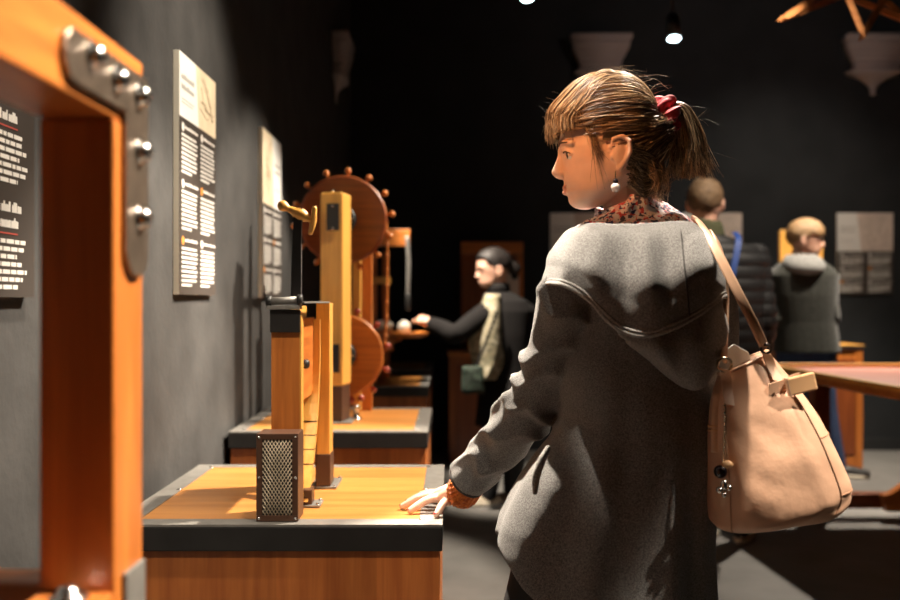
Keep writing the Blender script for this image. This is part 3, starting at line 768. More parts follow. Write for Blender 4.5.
def head_T(origin, face, roll=0, nod=0, s=1.0):
    f = Vector(face); yaw = math.atan2(f.y, f.x)
    return Matrix.Translation(origin) @ Matrix.Rotation(yaw, 4, 'Z') @ Matrix.Rotation(nod, 4, 'Y') @ Matrix.Rotation(roll, 4, 'X') @ Matrix.Scale(s, 4)

def ell_tube(bm, rows, n=28, p=2.3):
    """rows: (cx, cy, z, hx, hy)"""
    rings = []
    for cx, cy, z, hx, hy in rows:
        rings.append([Vector((cx + hx * abs(math.cos(a)) ** (2 / p) * (1 if math.cos(a) >= 0 else -1), cy + hy * abs(math.sin(a)) ** (2 / p) * (1 if math.sin(a) >= 0 else -1), z)) for a in [2 * PI * k / n for k in range(n)]])
    loft(bm, rings); return bm

def fingers(bm, specs):
    for pts, r in specs: tube(bm, pts, [r * q for q in (1.12, 1.05, .98, .9, .78)][:len(pts)] if len(pts) <= 5 else r, n=12)

def V(*a): return Vector(a)

# ======================= the woman in grey
def woman():
    T = head_T(PW(615, 161, 1.75), (-1, .10, 0), roll=0, nod=.0, s=1.0)
    bm = B(); head_shell(bm, T)
    neck = [PW(626, 172, 1.765), PW(630, 195, 1.765), PW(634, 225, 1.765), PW(636, 245, 1.765)]
    tube(bm, spline(neck, 10), [.052, .052, .052, .053, .055, .058, .062, .068, .074, .08], n=20)
    ell_tube(bm, [(.36, 1.76, 1.36, .05, .05), (.365, 1.76, 1.325, .10, .07), (.37, 1.76, 1.27, .155, .09), (.37, 1.76, 1.15, .145, .10), (.365, 1.76, 1.00, .125, .095), (.36, 1.76, .88, .155, .115), (.35, 1.76, .78, .16, .12)])
    # left arm reaching to the table
    sh, el, wr = V(.235, 1.71, 1.225), V(.165, 1.86, .985), V(.0305, 2.028, .772)
    tube(bm, spline([sh, (sh + el) / 2 + V(0, .0, -.004), el, (el + wr) / 2, wr], 20), [.046 - .022 * k / 19 for k in range(20)], n=16, flat=.9)
    # left hand: palm plus five fingers
    K = {'i': V(-.026, 2.128, .7415), 'm': V(-.029, 2.105, .7435), 'r': V(-.021, 2.082, .7425), 'p': V(-.004, 2.060, .740)}
    for q, r in zip('imrp', (.0140, .0145, .0138, .0128)):
        tube(bm, [wr + V(0, (K[q].y - 2.09) * .35, 0), wr.lerp(K[q], .55) + V(0, 0, .004), K[q]], [.019, .0165, r], n=14)
    tips = {'i': V(-.099, 2.150, .7185), 'm': V(-.1105, 2.100, .7185), 'r': V(-.091, 2.058, .7185), 'p': V(-.030, 2.018, .7185)}
    for q, r in zip('imrp', (.0098, .0100, .0096, .0092)):
        a, t = K[q], tips[q]
        tube(bm, [a, a.lerp(t, .30) + V(0, 0, .007), a.lerp(t, .55) + V(0, 0, .0075), a.lerp(t, .8) + V(0, 0, .0035), t], [r * 1.15, r * 1.06, r, r * .93, r * .8], n=12)
    tube(bm, [wr + V(-.004, .02, -.006), V(.012, 2.085, .748), V(-.008, 2.140, .732), V(-.034, 2.168, .7195)], [.0165, .0145, .0108, .0082], n=12)
    # right arm bent forward, hidden in front of the body
    sh2, el2, wr2 = V(.50, 1.79, 1.225), V(.53, 1.86, .98), V(.44, 2.02, .90)
    tube(bm, spline([sh2, el2, wr2], 14), [.046 - .022 * k / 13 for k in range(14)], n=14)
    for k in range(4):
        a = wr2 + V(-.055, .06, .012 - .016 * k); t = a + V(-.05, .01 - .004 * k, -.02)
        tube(bm, [wr2, a], [.018, .0115], n=10); tube(bm, [a, a.lerp(t, .5) + V(-.012, .008, 0), t], [.0095, .0088, .0072], n=10)
    tube(bm, [wr2, wr2 + V(-.01, .035, .03), wr2 + V(-.045, .045, .045)], [.016, .012, .0085], n=10)
    # legs
    for hip, kn, an in ((V(.235, 1.77, .80), V(.135, 1.80, .44), V(.12, 1.79, .07)), (V(.44, 1.77, .80), V(.44, 1.79, .44), V(.45, 1.74, .07))):
        tube(bm, spline([hip, hip.lerp(kn, .5), kn, kn.lerp(an, .4), an], 20), [.078 - .043 * k / 19 for k in range(20)], n=16)
        tube(bm, [an + V(0, -.03, -.03), an + V(-.02, .06, -.042), an + V(-.045, .14, -.048)], [.030, .032, .022], n=12)
    bm = remesh(bm, .0021, 3, .5)
    Ti = T.inverted()
    for f in bm.faces:
        c = Ti @ f.calc_center_median()
        if c.x > .094 and abs(c.y) < .022 - .25 * max(0, .0975 - c.x) and -.066 < c.z < -.0465: f.material_index = 1
    w = obj('person', bm, [M['skin'], M['lips']], base=(.36, 1.77, 0))
    tag(w, 'woman in a grey hooded wool coat leaning one hand on a table', 'person')
    eyes(w, T)
    for q in 'imrp':
        t = tips[q]; d = (t - K[q]).normalized()
        b = ball(B(), t + d * .0012 + V(0, 0, .0035), .0062, s=(1.15, .85, .45), seg=12); obj('fingernail', b, M['nail'], w)
    # ---------------- leggings, shoes
    b = B()
    for hip, kn, an in ((V(.235, 1.77, .80), V(.135, 1.80, .44), V(.12, 1.79, .10)), (V(.44, 1.77, .80), V(.44, 1.79, .44), V(.45, 1.74, .10))):
        tube(b, spline([hip, hip.lerp(kn, .5), kn, kn.lerp(an, .4), an], 20), [.084 - .043 * k / 19 for k in range(20)], n=20)
    obj('leggings', remesh(b, .006, 2), M['legging'], w)
    for an in (V(.12, 1.79, .07), V(.45, 1.74, .07)):
        b = B(); tube(b, [an + V(.005, -.035, -.034), an + V(-.02, .06, -.036), an + V(-.05, .155, -.045)], [.036, .041, .028], n=14, flat=1.0)
        b = remesh(b, .005, 2)
        for v in b.verts: v.co.z = max(v.co.z, .001)
        obj('shoe', b, M['shoe_dark'], w)
    # ---------------- floral blouse collar
    rows = [(PW(628, 202, 1.765), .066, .064), (PW(631, 207, 1.765), .070, .066), (PW(634, 213, 1.765), .080, .072), (PW(635, 219, 1.765), .098, .084), (PW(636, 226, 1.765), .112, .098), (PW(637, 240, 1.765), .13, .11)]
    b = B(); rings = []
    for i, (c, hx, hy) in enumerate(rows):
        rings.append([c + V(hx * math.cos(a), hy * math.sin(a), .006 * math.sin(3 * a + i) - (.012 if math.cos(a) < -.2 else 0) * (1 - i / 6)) for a in [2 * PI * k / 60 for k in range(60)]])
    loft(b, rings, cap=False)
    for v in b.verts:
        n_ = noise.noise(v.co * 34) * .005; v.co.x += n_; v.co.z += noise.noise(v.co * 27 + V(3, 1, 2)) * .004; v.co.y += n_
    o = obj('floral_blouse', b, M['floral'], w); sm = o.modifiers.new('s', 'SOLIDIFY'); sm.thickness = .003
    # ---------------- coat: body + sleeves as one surface
    sil = [(232, 590, 688, .07), (243, 570, 706, .09), (258, 560, 716, .105), (278, 560, 721, .125), (300, 566, 722, .135), (330, 564, 722, .14), (365, 558, 721, .142), (395, 556, 721, .145),
           (418, 556, 720, .15), (440, 548, 718, .155), (460, 533, 717, .16), (480, 519, 716, .165), (500, 508, 715, .17), (522, 497, 715, .172), (545, 491, 714, .174), (575, 488, 714, .176), (620, 492, 715, .178), (680, 505, 716, .178)]
    b = B(); rings = []
    n = 96; ZT = PW(0, 232, 1.75).z
    zsil = [PW(0, s[0], 1.75).z for s in sil]
    def look(z_):
        for q0, q1, s0, s1 in zip(zsil, zsil[1:], sil, sil[1:]):
            if q1 <= z_ <= q0 or (s1 is sil[-1] and z_ < q1):
                k = (q0 - z_) / (q0 - q1); k = max(0, min(1, k)); return [s0[m_] + (s1[m_] - s0[m_]) * k for m_ in (1, 2, 3)]
        return list(sil[0][1:])
    pts = range(90)
    for i in pts:
        r = []; t_ = i / 89
        for k in range(n):
            a = 2 * PI * k / n; c, s = math.cos(a), math.sin(a)
            hemz = .742 - .28 * min(1, (c + 1) * .21 / .26)
            if s > .05: hemz = max(hemz, .60)
            zz = ZT + (hemz - ZT) * t_; L_, R_, hy = look(zz)
            xa, xb = (L_ - 450) / F * 1.75, (R_ - 450) / F * 1.75; cx = (xa + xb) / 2; hx = (xb - xa) / 2
            r.append(V(cx + hx * abs(c) ** .86 * (1 if c >= 0 else -1), 1.755 + hy * abs(s) ** .86 * (1 if s >= 0 else -1), zz))
        rings.append(r)
    for r, q in zip(rings, pts):
        for v in r:
            h = v.z; k = max(0, min(1, (1.12 - h) / .5))
            # soft vertical folds growing towards the hem, and diagonal pull from right shoulder to left hip
            u = math.atan2(v.y - 1.755, v.x - .36)
            f = .007 * k * math.sin(u * 9 + h * 2.2) + .004 * k * math.sin(u * 15 - h * 5) - .004 + .008 * math.sin((v.x * .8 + h) * 26) * max(0, 1 - abs(h - 1.02) / .2) * .6
            f += .006 * noise.noise(V(v.x * 5 + h * 2, v.y * 5, h * 4))
            d = V(v.x - .36, v.y - 1.755, 0).normalized(); v.x += d.x * f; v.y += d.y * f
    loft(b, rings)
    # left sleeve with crumpled folds
    ax = [V(.255, 1.725, 1.265), PW(574, 290, 1.71), PW(563, 345, 1.76), PW(544, 385, 1.82), PW(524, 414, 1.87), PW(497, 448, 1.95), PW(467, 479.5, 2.005)]
    sp = spline(ax, 130); rr = spline([V(r, 0, 0) for r in (.058, .064, .068, .064, .059, .052, .0475)], 130)
    rings = []; prev = None; m = 64
    for i, q in enumerate(sp):
        t = (sp[min(i + 1, 129)] - sp[max(i - 1, 0)]).normalized(); u = (V(0, -1, 0) - t * V(0, -1, 0).dot(t)).normalized() if prev is None else (prev - t * prev.dot(t)).normalized(); prev = u
        wv = t.cross(u); s = i / 129; r = []
        for k in range(m):
            a = 2 * PI * k / m
            wob = math.sin(s * 25 + 1.9 * math.sin(a + .6 + 2.2 * s) + 2.6 * noise.noise(V(math.cos(a) * .9, math.sin(a) * .9, s * 4)))
            amp = .0085 * min(1, s * 7) * (1 if s < .93 else max(0, (1 - s) / .07)) * (.55 + .75 * max(-.4, noise.noise(V(math.cos(a) * 1.3, math.sin(a) * 1.3, s * 7 + 5)) + .45))
            ridge = (1 - abs(wob)) ** 1.0 - .45
            rad = rr[i].x + amp * ridge * 1.7 + .005 * noise.noise(V(math.cos(a) * 2, math.sin(a) * 2, s * 11))
            r.append(q + u * math.cos(a) * rad + wv * math.sin(a) * rad)
        rings.append(r)
    loft(b, rings)
    # right sleeve, bent forward in front of the body
    tube(b, spline([V(.475, 1.79, 1.26), V(.515, 1.80, 1.20), V(.525, 1.86, .985), V(.455, 1.99, .905)], 24), [.066 - .02 * k / 23 for k in range(24)], n=24)
    b = remesh(b, .004, 3, .5)
    coat = obj('coat', b, M['coat'], w, label='grey wool coat')
    # cuff edge + rust knit cuff
    b = B(); tube(b, spline([sp[-1] + (sp[-1] - sp[-4]).normalized() * .001] * 1 + [sp[-1] + (sp[-1] - sp[-6]).normalized() * .012], 3), [.0468, .045, .038], n=32, round_caps=False)
    obj('cuff_lining', b, M['seam'], coat)
    b = B(); cp = spline([PW(474, 474, 2.0), wr.lerp(el, .22) , wr + V(.004, -.004, .000), wr + V(-.014, .014, -.006)], 18)
    rings = []; prev = None
    for i, q in enumerate(cp):
        t = (cp[min(i + 1, 17)] - cp[max(i - 1, 0)]).normalized(); u = (V(0, -1, 0) - t * V(0, -1, 0).dot(t)).normalized() if prev is None else (prev - t * prev.dot(t)).normalized(); prev = u; wv = t.cross(u)
        rings.append([q + (u * math.cos(a) + wv * math.sin(a)) * (.0355 + .0012 * math.sin(a * 22) + .002 * math.sin(i * 1.1)) for a in [2 * PI * k / 88 for k in range(88)]])
    loft(b, rings, cap=False); o = obj('knit_cuff', b, M['rust'], w); o.modifiers.new('s', 'SOLIDIFY').thickness = .003
    # pocket welt at the left hip
    b = B(); pk = [PW(548, 448, 1.63), PW(541, 462, 1.618), PW(536, 477, 1.612), PW(535, 492, 1.607)]
    tube(b, spline(pk, 14), [.005 + .003 * math.sin(k / 13 * PI) for k in range(14)], n=10); obj('pocket_welt', b, M['coat_edge'], coat)
    # ---------------- hood
    cols = [((586, 229, 1.87), (557, 255, 1.88), (549, 280, 1.87)), ((579, 225, 1.79), (551, 252, 1.77), (543, 284, 1.75)), ((586, 223, 1.70), (560, 254, 1.655), (552, 283, 1.64)),
            ((600, 223, 1.66), (578, 259, 1.585), (570, 288, 1.578)), ((615, 224, 1.645), (598, 265, 1.555), (590, 301, 1.558)), ((632, 224, 1.64), (617, 271, 1.54), (607, 320, 1.545)),
            ((648, 223, 1.64), (638, 276, 1.53), (624, 332, 1.538)), ((662, 222, 1.645), (658, 276, 1.525), (648, 336, 1.53)), ((675, 221, 1.655), (678, 272, 1.53), (673, 328, 1.53)),
            ((686, 221, 1.67), (697, 264, 1.545), (699, 314, 1.55)), ((694, 223, 1.70), (712, 260, 1.585), (719, 299, 1.585)), ((699, 227, 1.77), (720, 262, 1.68), (725, 296, 1.68)), ((694, 234, 1.87), (717, 268, 1.82), (722, 304, 1.82))]
    NC, NR = 110, 50
    rows3 = [spline([PW(*c[i]) for c in cols], NC) for i in range(3)]
    b = B(); grid = []
    for j in range(NC):
        col = spline([rows3[0][j] + V(0, .0, -.004), rows3[0][j].lerp(rows3[1][j], .45) + V(0, -.016, .008), rows3[1][j], rows3[1][j].lerp(rows3[2][j], .5) + V(0, -.006, 0), rows3[2][j]], NR)
        s = j / (NC - 1)
        for i, q in enumerate(col):
            t = i / (NR - 1)
            def ridge(c0, w0): return math.exp(-((s - c0) / w0) ** 2)
            f = .012 * ridge(.46 + .16 * t, .035) * math.sin(PI * min(1, t * 1.1)) + .011 * ridge(.30 + .05 * t, .04) * math.sin(PI * t) - .010 * ridge(.385 + .12 * t, .045) * math.sin(PI * t) \
                - .008 * ridge(.57 + .12 * t, .04) * math.sin(PI * t) + .007 * ridge(.22, .03) * t + .004 * noise.noise(V(s * 9, t * 4, 0))
            dd = V(q.x - .365, q.y - 1.77, .05).normalized(); col[i] = q + dd * f
        grid.append(col)
    loft(b, [[grid[j][i] for j in range(NC)] for i in range(NR)], cap=False, closed=False)
    hd = obj('hood', b, M['coat'], w, label='draped grey hood'); so = hd.modifiers.new('s', 'SOLIDIFY'); so.thickness = .006; so.offset = -1 if False else 0
    for off, rad in ((0, .0042), (.007, .003)):
        b = B(); tube(b, [c[-1] + (c[-4] - c[-1]).normalized() * off + V(0, -.003, 0) for c in grid], rad, n=8); obj('hood_hem', b, M['coat_edge'], hd)
    b = B(); tube(b, [c[0] for c in grid], .0042, n=8); obj('hood_rim', b, M['coat_edge'], hd)
    # centre seam
    js = [int((.695 + .045 * (i / (NR - 1))) * (NC - 1)) for i in range(NR)]
    b = B()
    seam = []
    for i in range(2, NR - 1):
        sf = (.665 + .052 * (i / (NR - 1))) * (NC - 1); j = int(sf); seam.append(grid[j][i].lerp(grid[j + 1][i], sf - j) + V(.001, -.0035, .0))
    tube(b, seam, .0016, n=6); obj('hood_seam', b, M['seam'], hd)
    # pouch of the hood hanging under the hem
    pc = [((618, 330, 1.575), (622, 334, 1.575), (628, 340, 1.60)), ((632, 330, 1.56), (640, 345, 1.555), (650, 357, 1.60)), ((655, 328, 1.55), (664, 352, 1.54), (672, 376, 1.60)), ((680, 320, 1.55), (686, 350, 1.545), (692, 386, 1.60)),
          ((700, 306, 1.565), (708, 336, 1.56), (710, 368, 1.605)), ((716, 296, 1.60), (722, 316, 1.61), (720, 334, 1.64))]
    r3 = [spline([PW(*c[i]) for c in pc], 48) for i in range(3)]
    b = B(); g = []
    for j in range(48):
        col = spline([r3[0][j], r3[1][j], r3[2][j] + V(0, -.028, .006), r3[2][j] + V(0, .012, 0)], 24)
        for i in range(24): col[i] = col[i] + V(0, -.006 * math.sin(j * .42 + i * .1) * math.sin(PI * i / 23), 0)
        g.append(col)
    loft(b, [[g[j][i] for j in range(48)] for i in range(24)], cap=False, closed=False)
    o = obj('hood_pouch', b, M['coat'], hd); o.modifiers.new('s', 'SOLIDIFY').thickness = .006
    # ---------------- hair
    rnd = random.Random(11)
    hc = V(*((T @ V(.008, 0, .058)).xyz)); A = V(.117, .088, .106)      # scalp ellipsoid in head axes
    R3 = T.to_3x3()
    def hp(d, lift=1.0):
        d = d.normalized(); return hc + R3 @ V(d.x * (A.x if d.x > 0 else .092) * lift, d.y * A.y * lift, d.z * A.z * lift)
    Tin = T.inverted(); prof = sorted(HEAD_PROFILE)
    def push(q, m=1.05):
        l = Tin @ q; zz = max(-.05, min(.127, l.z))
        for (z0, f0, b0, h0), (z1, f1, b1, h1) in zip(prof, prof[1:]):
            if z0 <= zz <= z1:
                k = (zz - z0) / (z1 - z0); xf, xb, hw = f0 + (f1 - f0) * k, b0 + (b1 - b0) * k, h0 + (h1 - h0) * k; break
        cx = xb + (xf - xb) * .42; ax_ = (xf - cx) if l.x > cx else (cx - xb)
        r_ = math.hypot((l.x - cx) / ax_, l.y / hw)
        if r_ < m and r_ > 1e-4: l.x = cx + (l.x - cx) * m / r_; l.y *= m / r_
        return T @ l
    b = B()
    # scalp patch over the nape
    rg = []
    for k in range(12):
        zz = .03 - .012 * k; rw = []
        for m_ in range(33):
            aa = PI * (.62 + .76 * m_ / 32) if k < 5 else PI * (.62 + .03 * (k - 4) + (.76 - .06 * (k - 4)) * m_ / 32)
            rw.append(push(T @ V(.02 * math.cos(aa), .02 * math.sin(aa), zz), 1.06 + .02 * noise.noise(V(m_ * .6, k * .2, 0))))
        rg.append(rw)
    loft(b, rg, cap=False, closed=False, mi=2)
    t = bmesh.new(); bmesh.ops.create_uvsphere(t, u_segments=64, v_segments=40, radius=1)
    dele = []
    for f in t.faces:
        c = f.calc_center_median(); x, y, z = c.x * A.x, c.y * A.y, c.z * A.z
        zmin = -.012 if x > .055 else (.000 if x > .02 else (-.035 if x > -.02 else -.105))
        if z < zmin: dele.append(f)
    bmesh.ops.delete(t, geom=dele, context='FACES')
    for f in t.faces: f.material_index = 1
    for v in t.verts:
        d = v.co.normalized(); nz = .012 * noise.noise(V(d.x * 3, d.y * 8, d.z * 3)); v.co = hp(d, .965 + nz)
    merge(b, t)
    for f in b.faces: f.smooth = True
    def strand(pts, r, mi, n=16):
        sp_ = spline(pts, n); tube(b, sp_, [r * (1 - .75 * (k / (n - 1)) ** 3) for k in range(n)], n=4, round_caps=False, caps=False, mi=mi)
    def pick(w=(.42, .36, .22)):
        u = rnd.random(); return 0 if u < w[0] else (1 if u < w[0] + w[1] else 2)
    def jit(s): return V(rnd.gauss(0, s), rnd.gauss(0, s), rnd.gauss(0, s))
    def HL(x, y, z): return hc + R3 @ V(x, y, z)
    knot = HL(-.088, 0, .027)
    # fringe, from the crown forward over the brow
    for k in range(900):
        y0 = rnd.uniform(-.95, .95); y1 = y0 + rnd.gauss(0, .06)
        d0 = V(-.05 + rnd.gauss(0, .08), y0 * .55, 1)
        ang = rnd.uniform(-.12, .07)
        front = V(1.0 - .28 * abs(y1) ** 2.2, y1 * .98, ang)
        lf = 1.0 + rnd.random() * .075
        pts = [hp(d0, lf), hp(d0.normalized().lerp(front.normalized(), .35), lf + .035), hp(d0.normalized().lerp(front.normalized(), .68), lf + .035), hp(front + V(0, 0, .25), lf + .02), hp(front + V(0, 0, .04 - abs(rnd.gauss(.06, .07))), lf + .004 + .03 * rnd.random())]
        strand(pts, rnd.uniform(.0005, .0011), pick((.5, .33, .17)))
    # sides and top swept back to the knot
    for k in range(2300):
        sy = rnd.choice((-1, 1)); el = rnd.uniform(-.05, 1.5); az = rnd.uniform(-.75, 1.15)
        if az < .35: el = rnd.uniform(-.42 if az < -.1 else -.2, 1.5)
        d0 = V(math.cos(el) * math.sin(az) + .15, sy * math.cos(el) * math.cos(az) + .001, math.sin(el))
        lf = 1.0 + rnd.random() * .065
        end = knot + jit(.007)
        dk = V(-1, sy * .10, .10 + .25 * rnd.random())
        midd = d0.normalized().lerp(dk.normalized(), .5) + V(0, 0, -.10 * (1 - el / 1.5) + .06)
        pts = [hp(d0, lf), hp(d0.normalized().lerp(midd.normalized(), .5), lf + .022), hp(midd, lf + .02), hp(midd.normalized().lerp(dk.normalized(), .6), lf), end]
        strand(pts, rnd.uniform(.0004, .0010), pick((.42, .36, .22) if el > .45 else (.15, .42, .43)))
    # below the ear and nape, drawn up; some stay loose at the nape
    for k in range(900):
        sy = rnd.choice((-1, 1)); u = rnd.random()
        st = HL(-.016 - .078 * u, sy * (.080 - .048 * u ** 2), .005 - .085 * rnd.random() * (.35 + .65 * u))
        end = knot + jit(.008)
        mid = st.lerp(end, .5) + R3 @ V(-.014 - .012 * rnd.random(), sy * .010, -.004)
        strand([push(q, 1.09 + .06 * rnd.random()) for q in (st, st.lerp(mid, .6) + R3 @ V(-.006, sy * .004, 0), mid)] + [end], rnd.uniform(.0005, .0010), pick((.16, .42, .42)), 12)
    for k in range(520):
        sy = rnd.choice((-1, 1)); u = rnd.random(); z0 = rnd.uniform(-.062, .02)
        l0 = V(-.014 - .02 * rnd.random(), sy * .08, z0); l1 = V(-.050, sy * .062, z0 - .018 * rnd.random()); l2 = V(-.082, sy * .03, z0 * .6 - .02 * rnd.random())
        q0, q1, q2 = (push(T @ l, 1.07 + .07 * rnd.random()) for l in (l0, l1, l2))
        strand([q0, q1, q2, push(T @ V(-.088, sy * .008, z0 * .4 + .02), 1.1), knot + jit(.006)], rnd.uniform(.0005, .0010), pick((.22, .42, .36)), 14)
    for k in range(240):
        sy = rnd.choice((-1, 1)); u = rnd.random()
        st = push(T @ V(-.045 - .030 * u, sy * (.062 - .045 * u), .0 - .03 * rnd.random()), 1.1)
        e = HL(-.055 - .050 * rnd.random(), sy * (.055 - .04 * u), -.105 - .040 * rnd.random())
        strand([st, st.lerp(e, .4) + jit(.006) + R3 @ V(-.012, 0, 0), st.lerp(e, .75) + jit(.007), e + jit(.006)], rnd.uniform(.0005, .0010), pick((.3, .45, .25)), 12)
    # temple strands in front of the ear
    for k in range(60):
        for sy in (-1, 1):
            st = HL(.058 + rnd.gauss(0, .012), sy * .080, .030 + rnd.gauss(0, .008)); lng = rnd.random() < .3
            e = HL(.026 + rnd.gauss(0, .008), sy * (.073), -.055 - (.07 if lng else .02) * rnd.random())
            strand([st, HL(.049 + rnd.gauss(0, .004), sy * .079, .0), HL(.036 + rnd.gauss(0, .004), sy * .078, -.035), e], rnd.uniform(.0003, .0006), pick((.25, .45, .3)), 12)
    # puffed crown ridge and flyaways
    for k in range(60):
        d0 = V(rnd.gauss(-.05, .45), rnd.gauss(0, .35), 1); a = hp(d0, 1.05); g_ = R3 @ V(rnd.gauss(-.2, .6), rnd.gauss(0, .5), abs(rnd.gauss(.3, .25))); ln = rnd.uniform(.015, .034)
        strand([a, a + g_ * ln * .5 + jit(.004) + R3 @ V(-.006, 0, .004), a + g_ * ln * .8 + R3 @ V(-.02, 0, .0) + jit(.006), a + g_ * ln * .7 + R3 @ V(-.034, 0, -.004) + jit(.006)], .0002, pick(), 8)
    for k in range(22):
        d0 = V(1, rnd.gauss(0, .35), rnd.uniform(.0, .8)); a = hp(d0, 1.07); g_ = R3 @ V(rnd.uniform(.3, 1), rnd.gauss(0, .3), rnd.gauss(0, .5)); ln = rnd.uniform(.010, .03)
        strand([a, a + g_ * ln * .5 + jit(.002), a + g_ * ln + jit(.005)], .0002, pick(), 8)
    for k in range(120):   # raised crown lock
        u = rnd.uniform(-1, 1); a = hp(V(.55 + rnd.gauss(0, .05), u * .45, 1), 1.03); e = hp(V(-.55 + rnd.gauss(0, .08), u * .5, .85), 1.02)
        m_ = hp(V(.02, u * .5, 1), 1.075 + .035 * rnd.random())
        strand([a, a.lerp(m_, .6) + V(0, 0, .006), m_, m_.lerp(e, .6), e], rnd.uniform(.0006, .0013), pick((.5, .33, .17)))
    obj('hair', b, [M['hairA'], M['hairB'], M['hairC']], w, recalc=False)
    # ponytail
    b = B()
    def strandp(pts, r, mi, n=18):
        sp_ = spline(pts, n); tube(b, sp_, [r * (1 - .7 * (k / (n - 1)) ** 4) for k in range(n)], n=4, round_caps=False, caps=False, mi=mi)
    core = [knot, HL(-.118, 0, .040), HL(-.138, 0, .030), HL(-.150, 0, -.018), HL(-.156, 0, -.060)]
    tube(b, spline(core, 14), [.008, .010, .012, .014, .016, .017, .0175, .018, .018, .017, .015, .013, .010, .006], n=12, mi=1)
    for k in range(1300):
        a = rnd.uniform(0, 2 * PI); q = math.sqrt(rnd.random()); ox, oy = math.cos(a) * q, math.sin(a) * q
        ln = rnd.uniform(.72, 1.12)
        pts = [knot + jit(.004), HL(-.112 + ox * .008, oy * .013, .042 + ox * -.010), HL(-.134 + ox * .021, oy * .024, .026 - ox * .012 + rnd.gauss(0, .002)), HL(-.146 + ox * .030 + rnd.gauss(0, .004), oy * .030, -.022), HL(-.152 + ox * .036 + rnd.gauss(0, .009), oy * .03 + rnd.gauss(0, .004), -.022 - .066 * ln)]
        strandp(pts, rnd.uniform(.0004, .0010), pick((.34, .36, .30)))
    for k in range(34):
        s = rnd.random(); p0 = HL(-.115 - .045 * s, rnd.gauss(0, .01), .035 - .09 * s ** 2); g_ = R3 @ V(-abs(rnd.gauss(.6, .5)), rnd.gauss(0, .4), rnd.gauss(.2, .6)); ln = rnd.uniform(.02, .055)
        strandp([p0, p0 + g_ * ln * .5 + jit(.004), p0 + g_ * ln + jit(.008)], .0002, pick(), 8)
    obj('ponytail', b, [M['hairA'], M['hairB'], M['hairC']], w, recalc=False)
    # scrunchie: ruffled ring round the knot
    b = B(); c0 = HL(-.107, 0, .028); axd = (HL(-.126, 0, .044) - HL(-.094, 0, .026)).normalized(); u = R3 @ V(0, 1, 0); u = (u - axd * u.dot(axd)).normalized(); wv = axd.cross(u)
    n1, n2 = 84, 20; rings = []
    for i in range(n1):
        a = 2 * PI * i / n1; rd = u * math.cos(a) + wv * math.sin(a); r = []
        for k in range(n2):
            c_ = 2 * PI * k / n2; ruf = 1 + .32 * math.sin(a * 7 + 1.2 * math.sin(c_)) + .16 * math.sin(a * 13 + 2)
            r.append(c0 + rd * (.023 + .0150 * ruf * math.cos(c_)) + axd * (.0185 * ruf * math.sin(c_) + .004 * math.sin(a * 5)))
        rings.append(r)
    rings.append(rings[0]); loft(b, rings, cap=False); obj('scrunchie', b, M['scrunchie'], w, smooth=True)
    # earring (near ear)
    e0 = T @ V(.006, .083, -.032)
    b = B(); tube(b, [e0, e0 + V(0, -.001, -.014)], .0012, n=6); ea = obj('earring', b, M['gold'], w)
    b = ball(B(), e0 + V(0, -.001, -.0185), .0052, seg=14); obj('dark_bead', b, M['bead_dark'], ea)
    b = ball(B(), e0 + V(0, -.001, -.030), .0088, seg=18); obj('pearl', b, M['pearl'], ea)
    return w
woman()

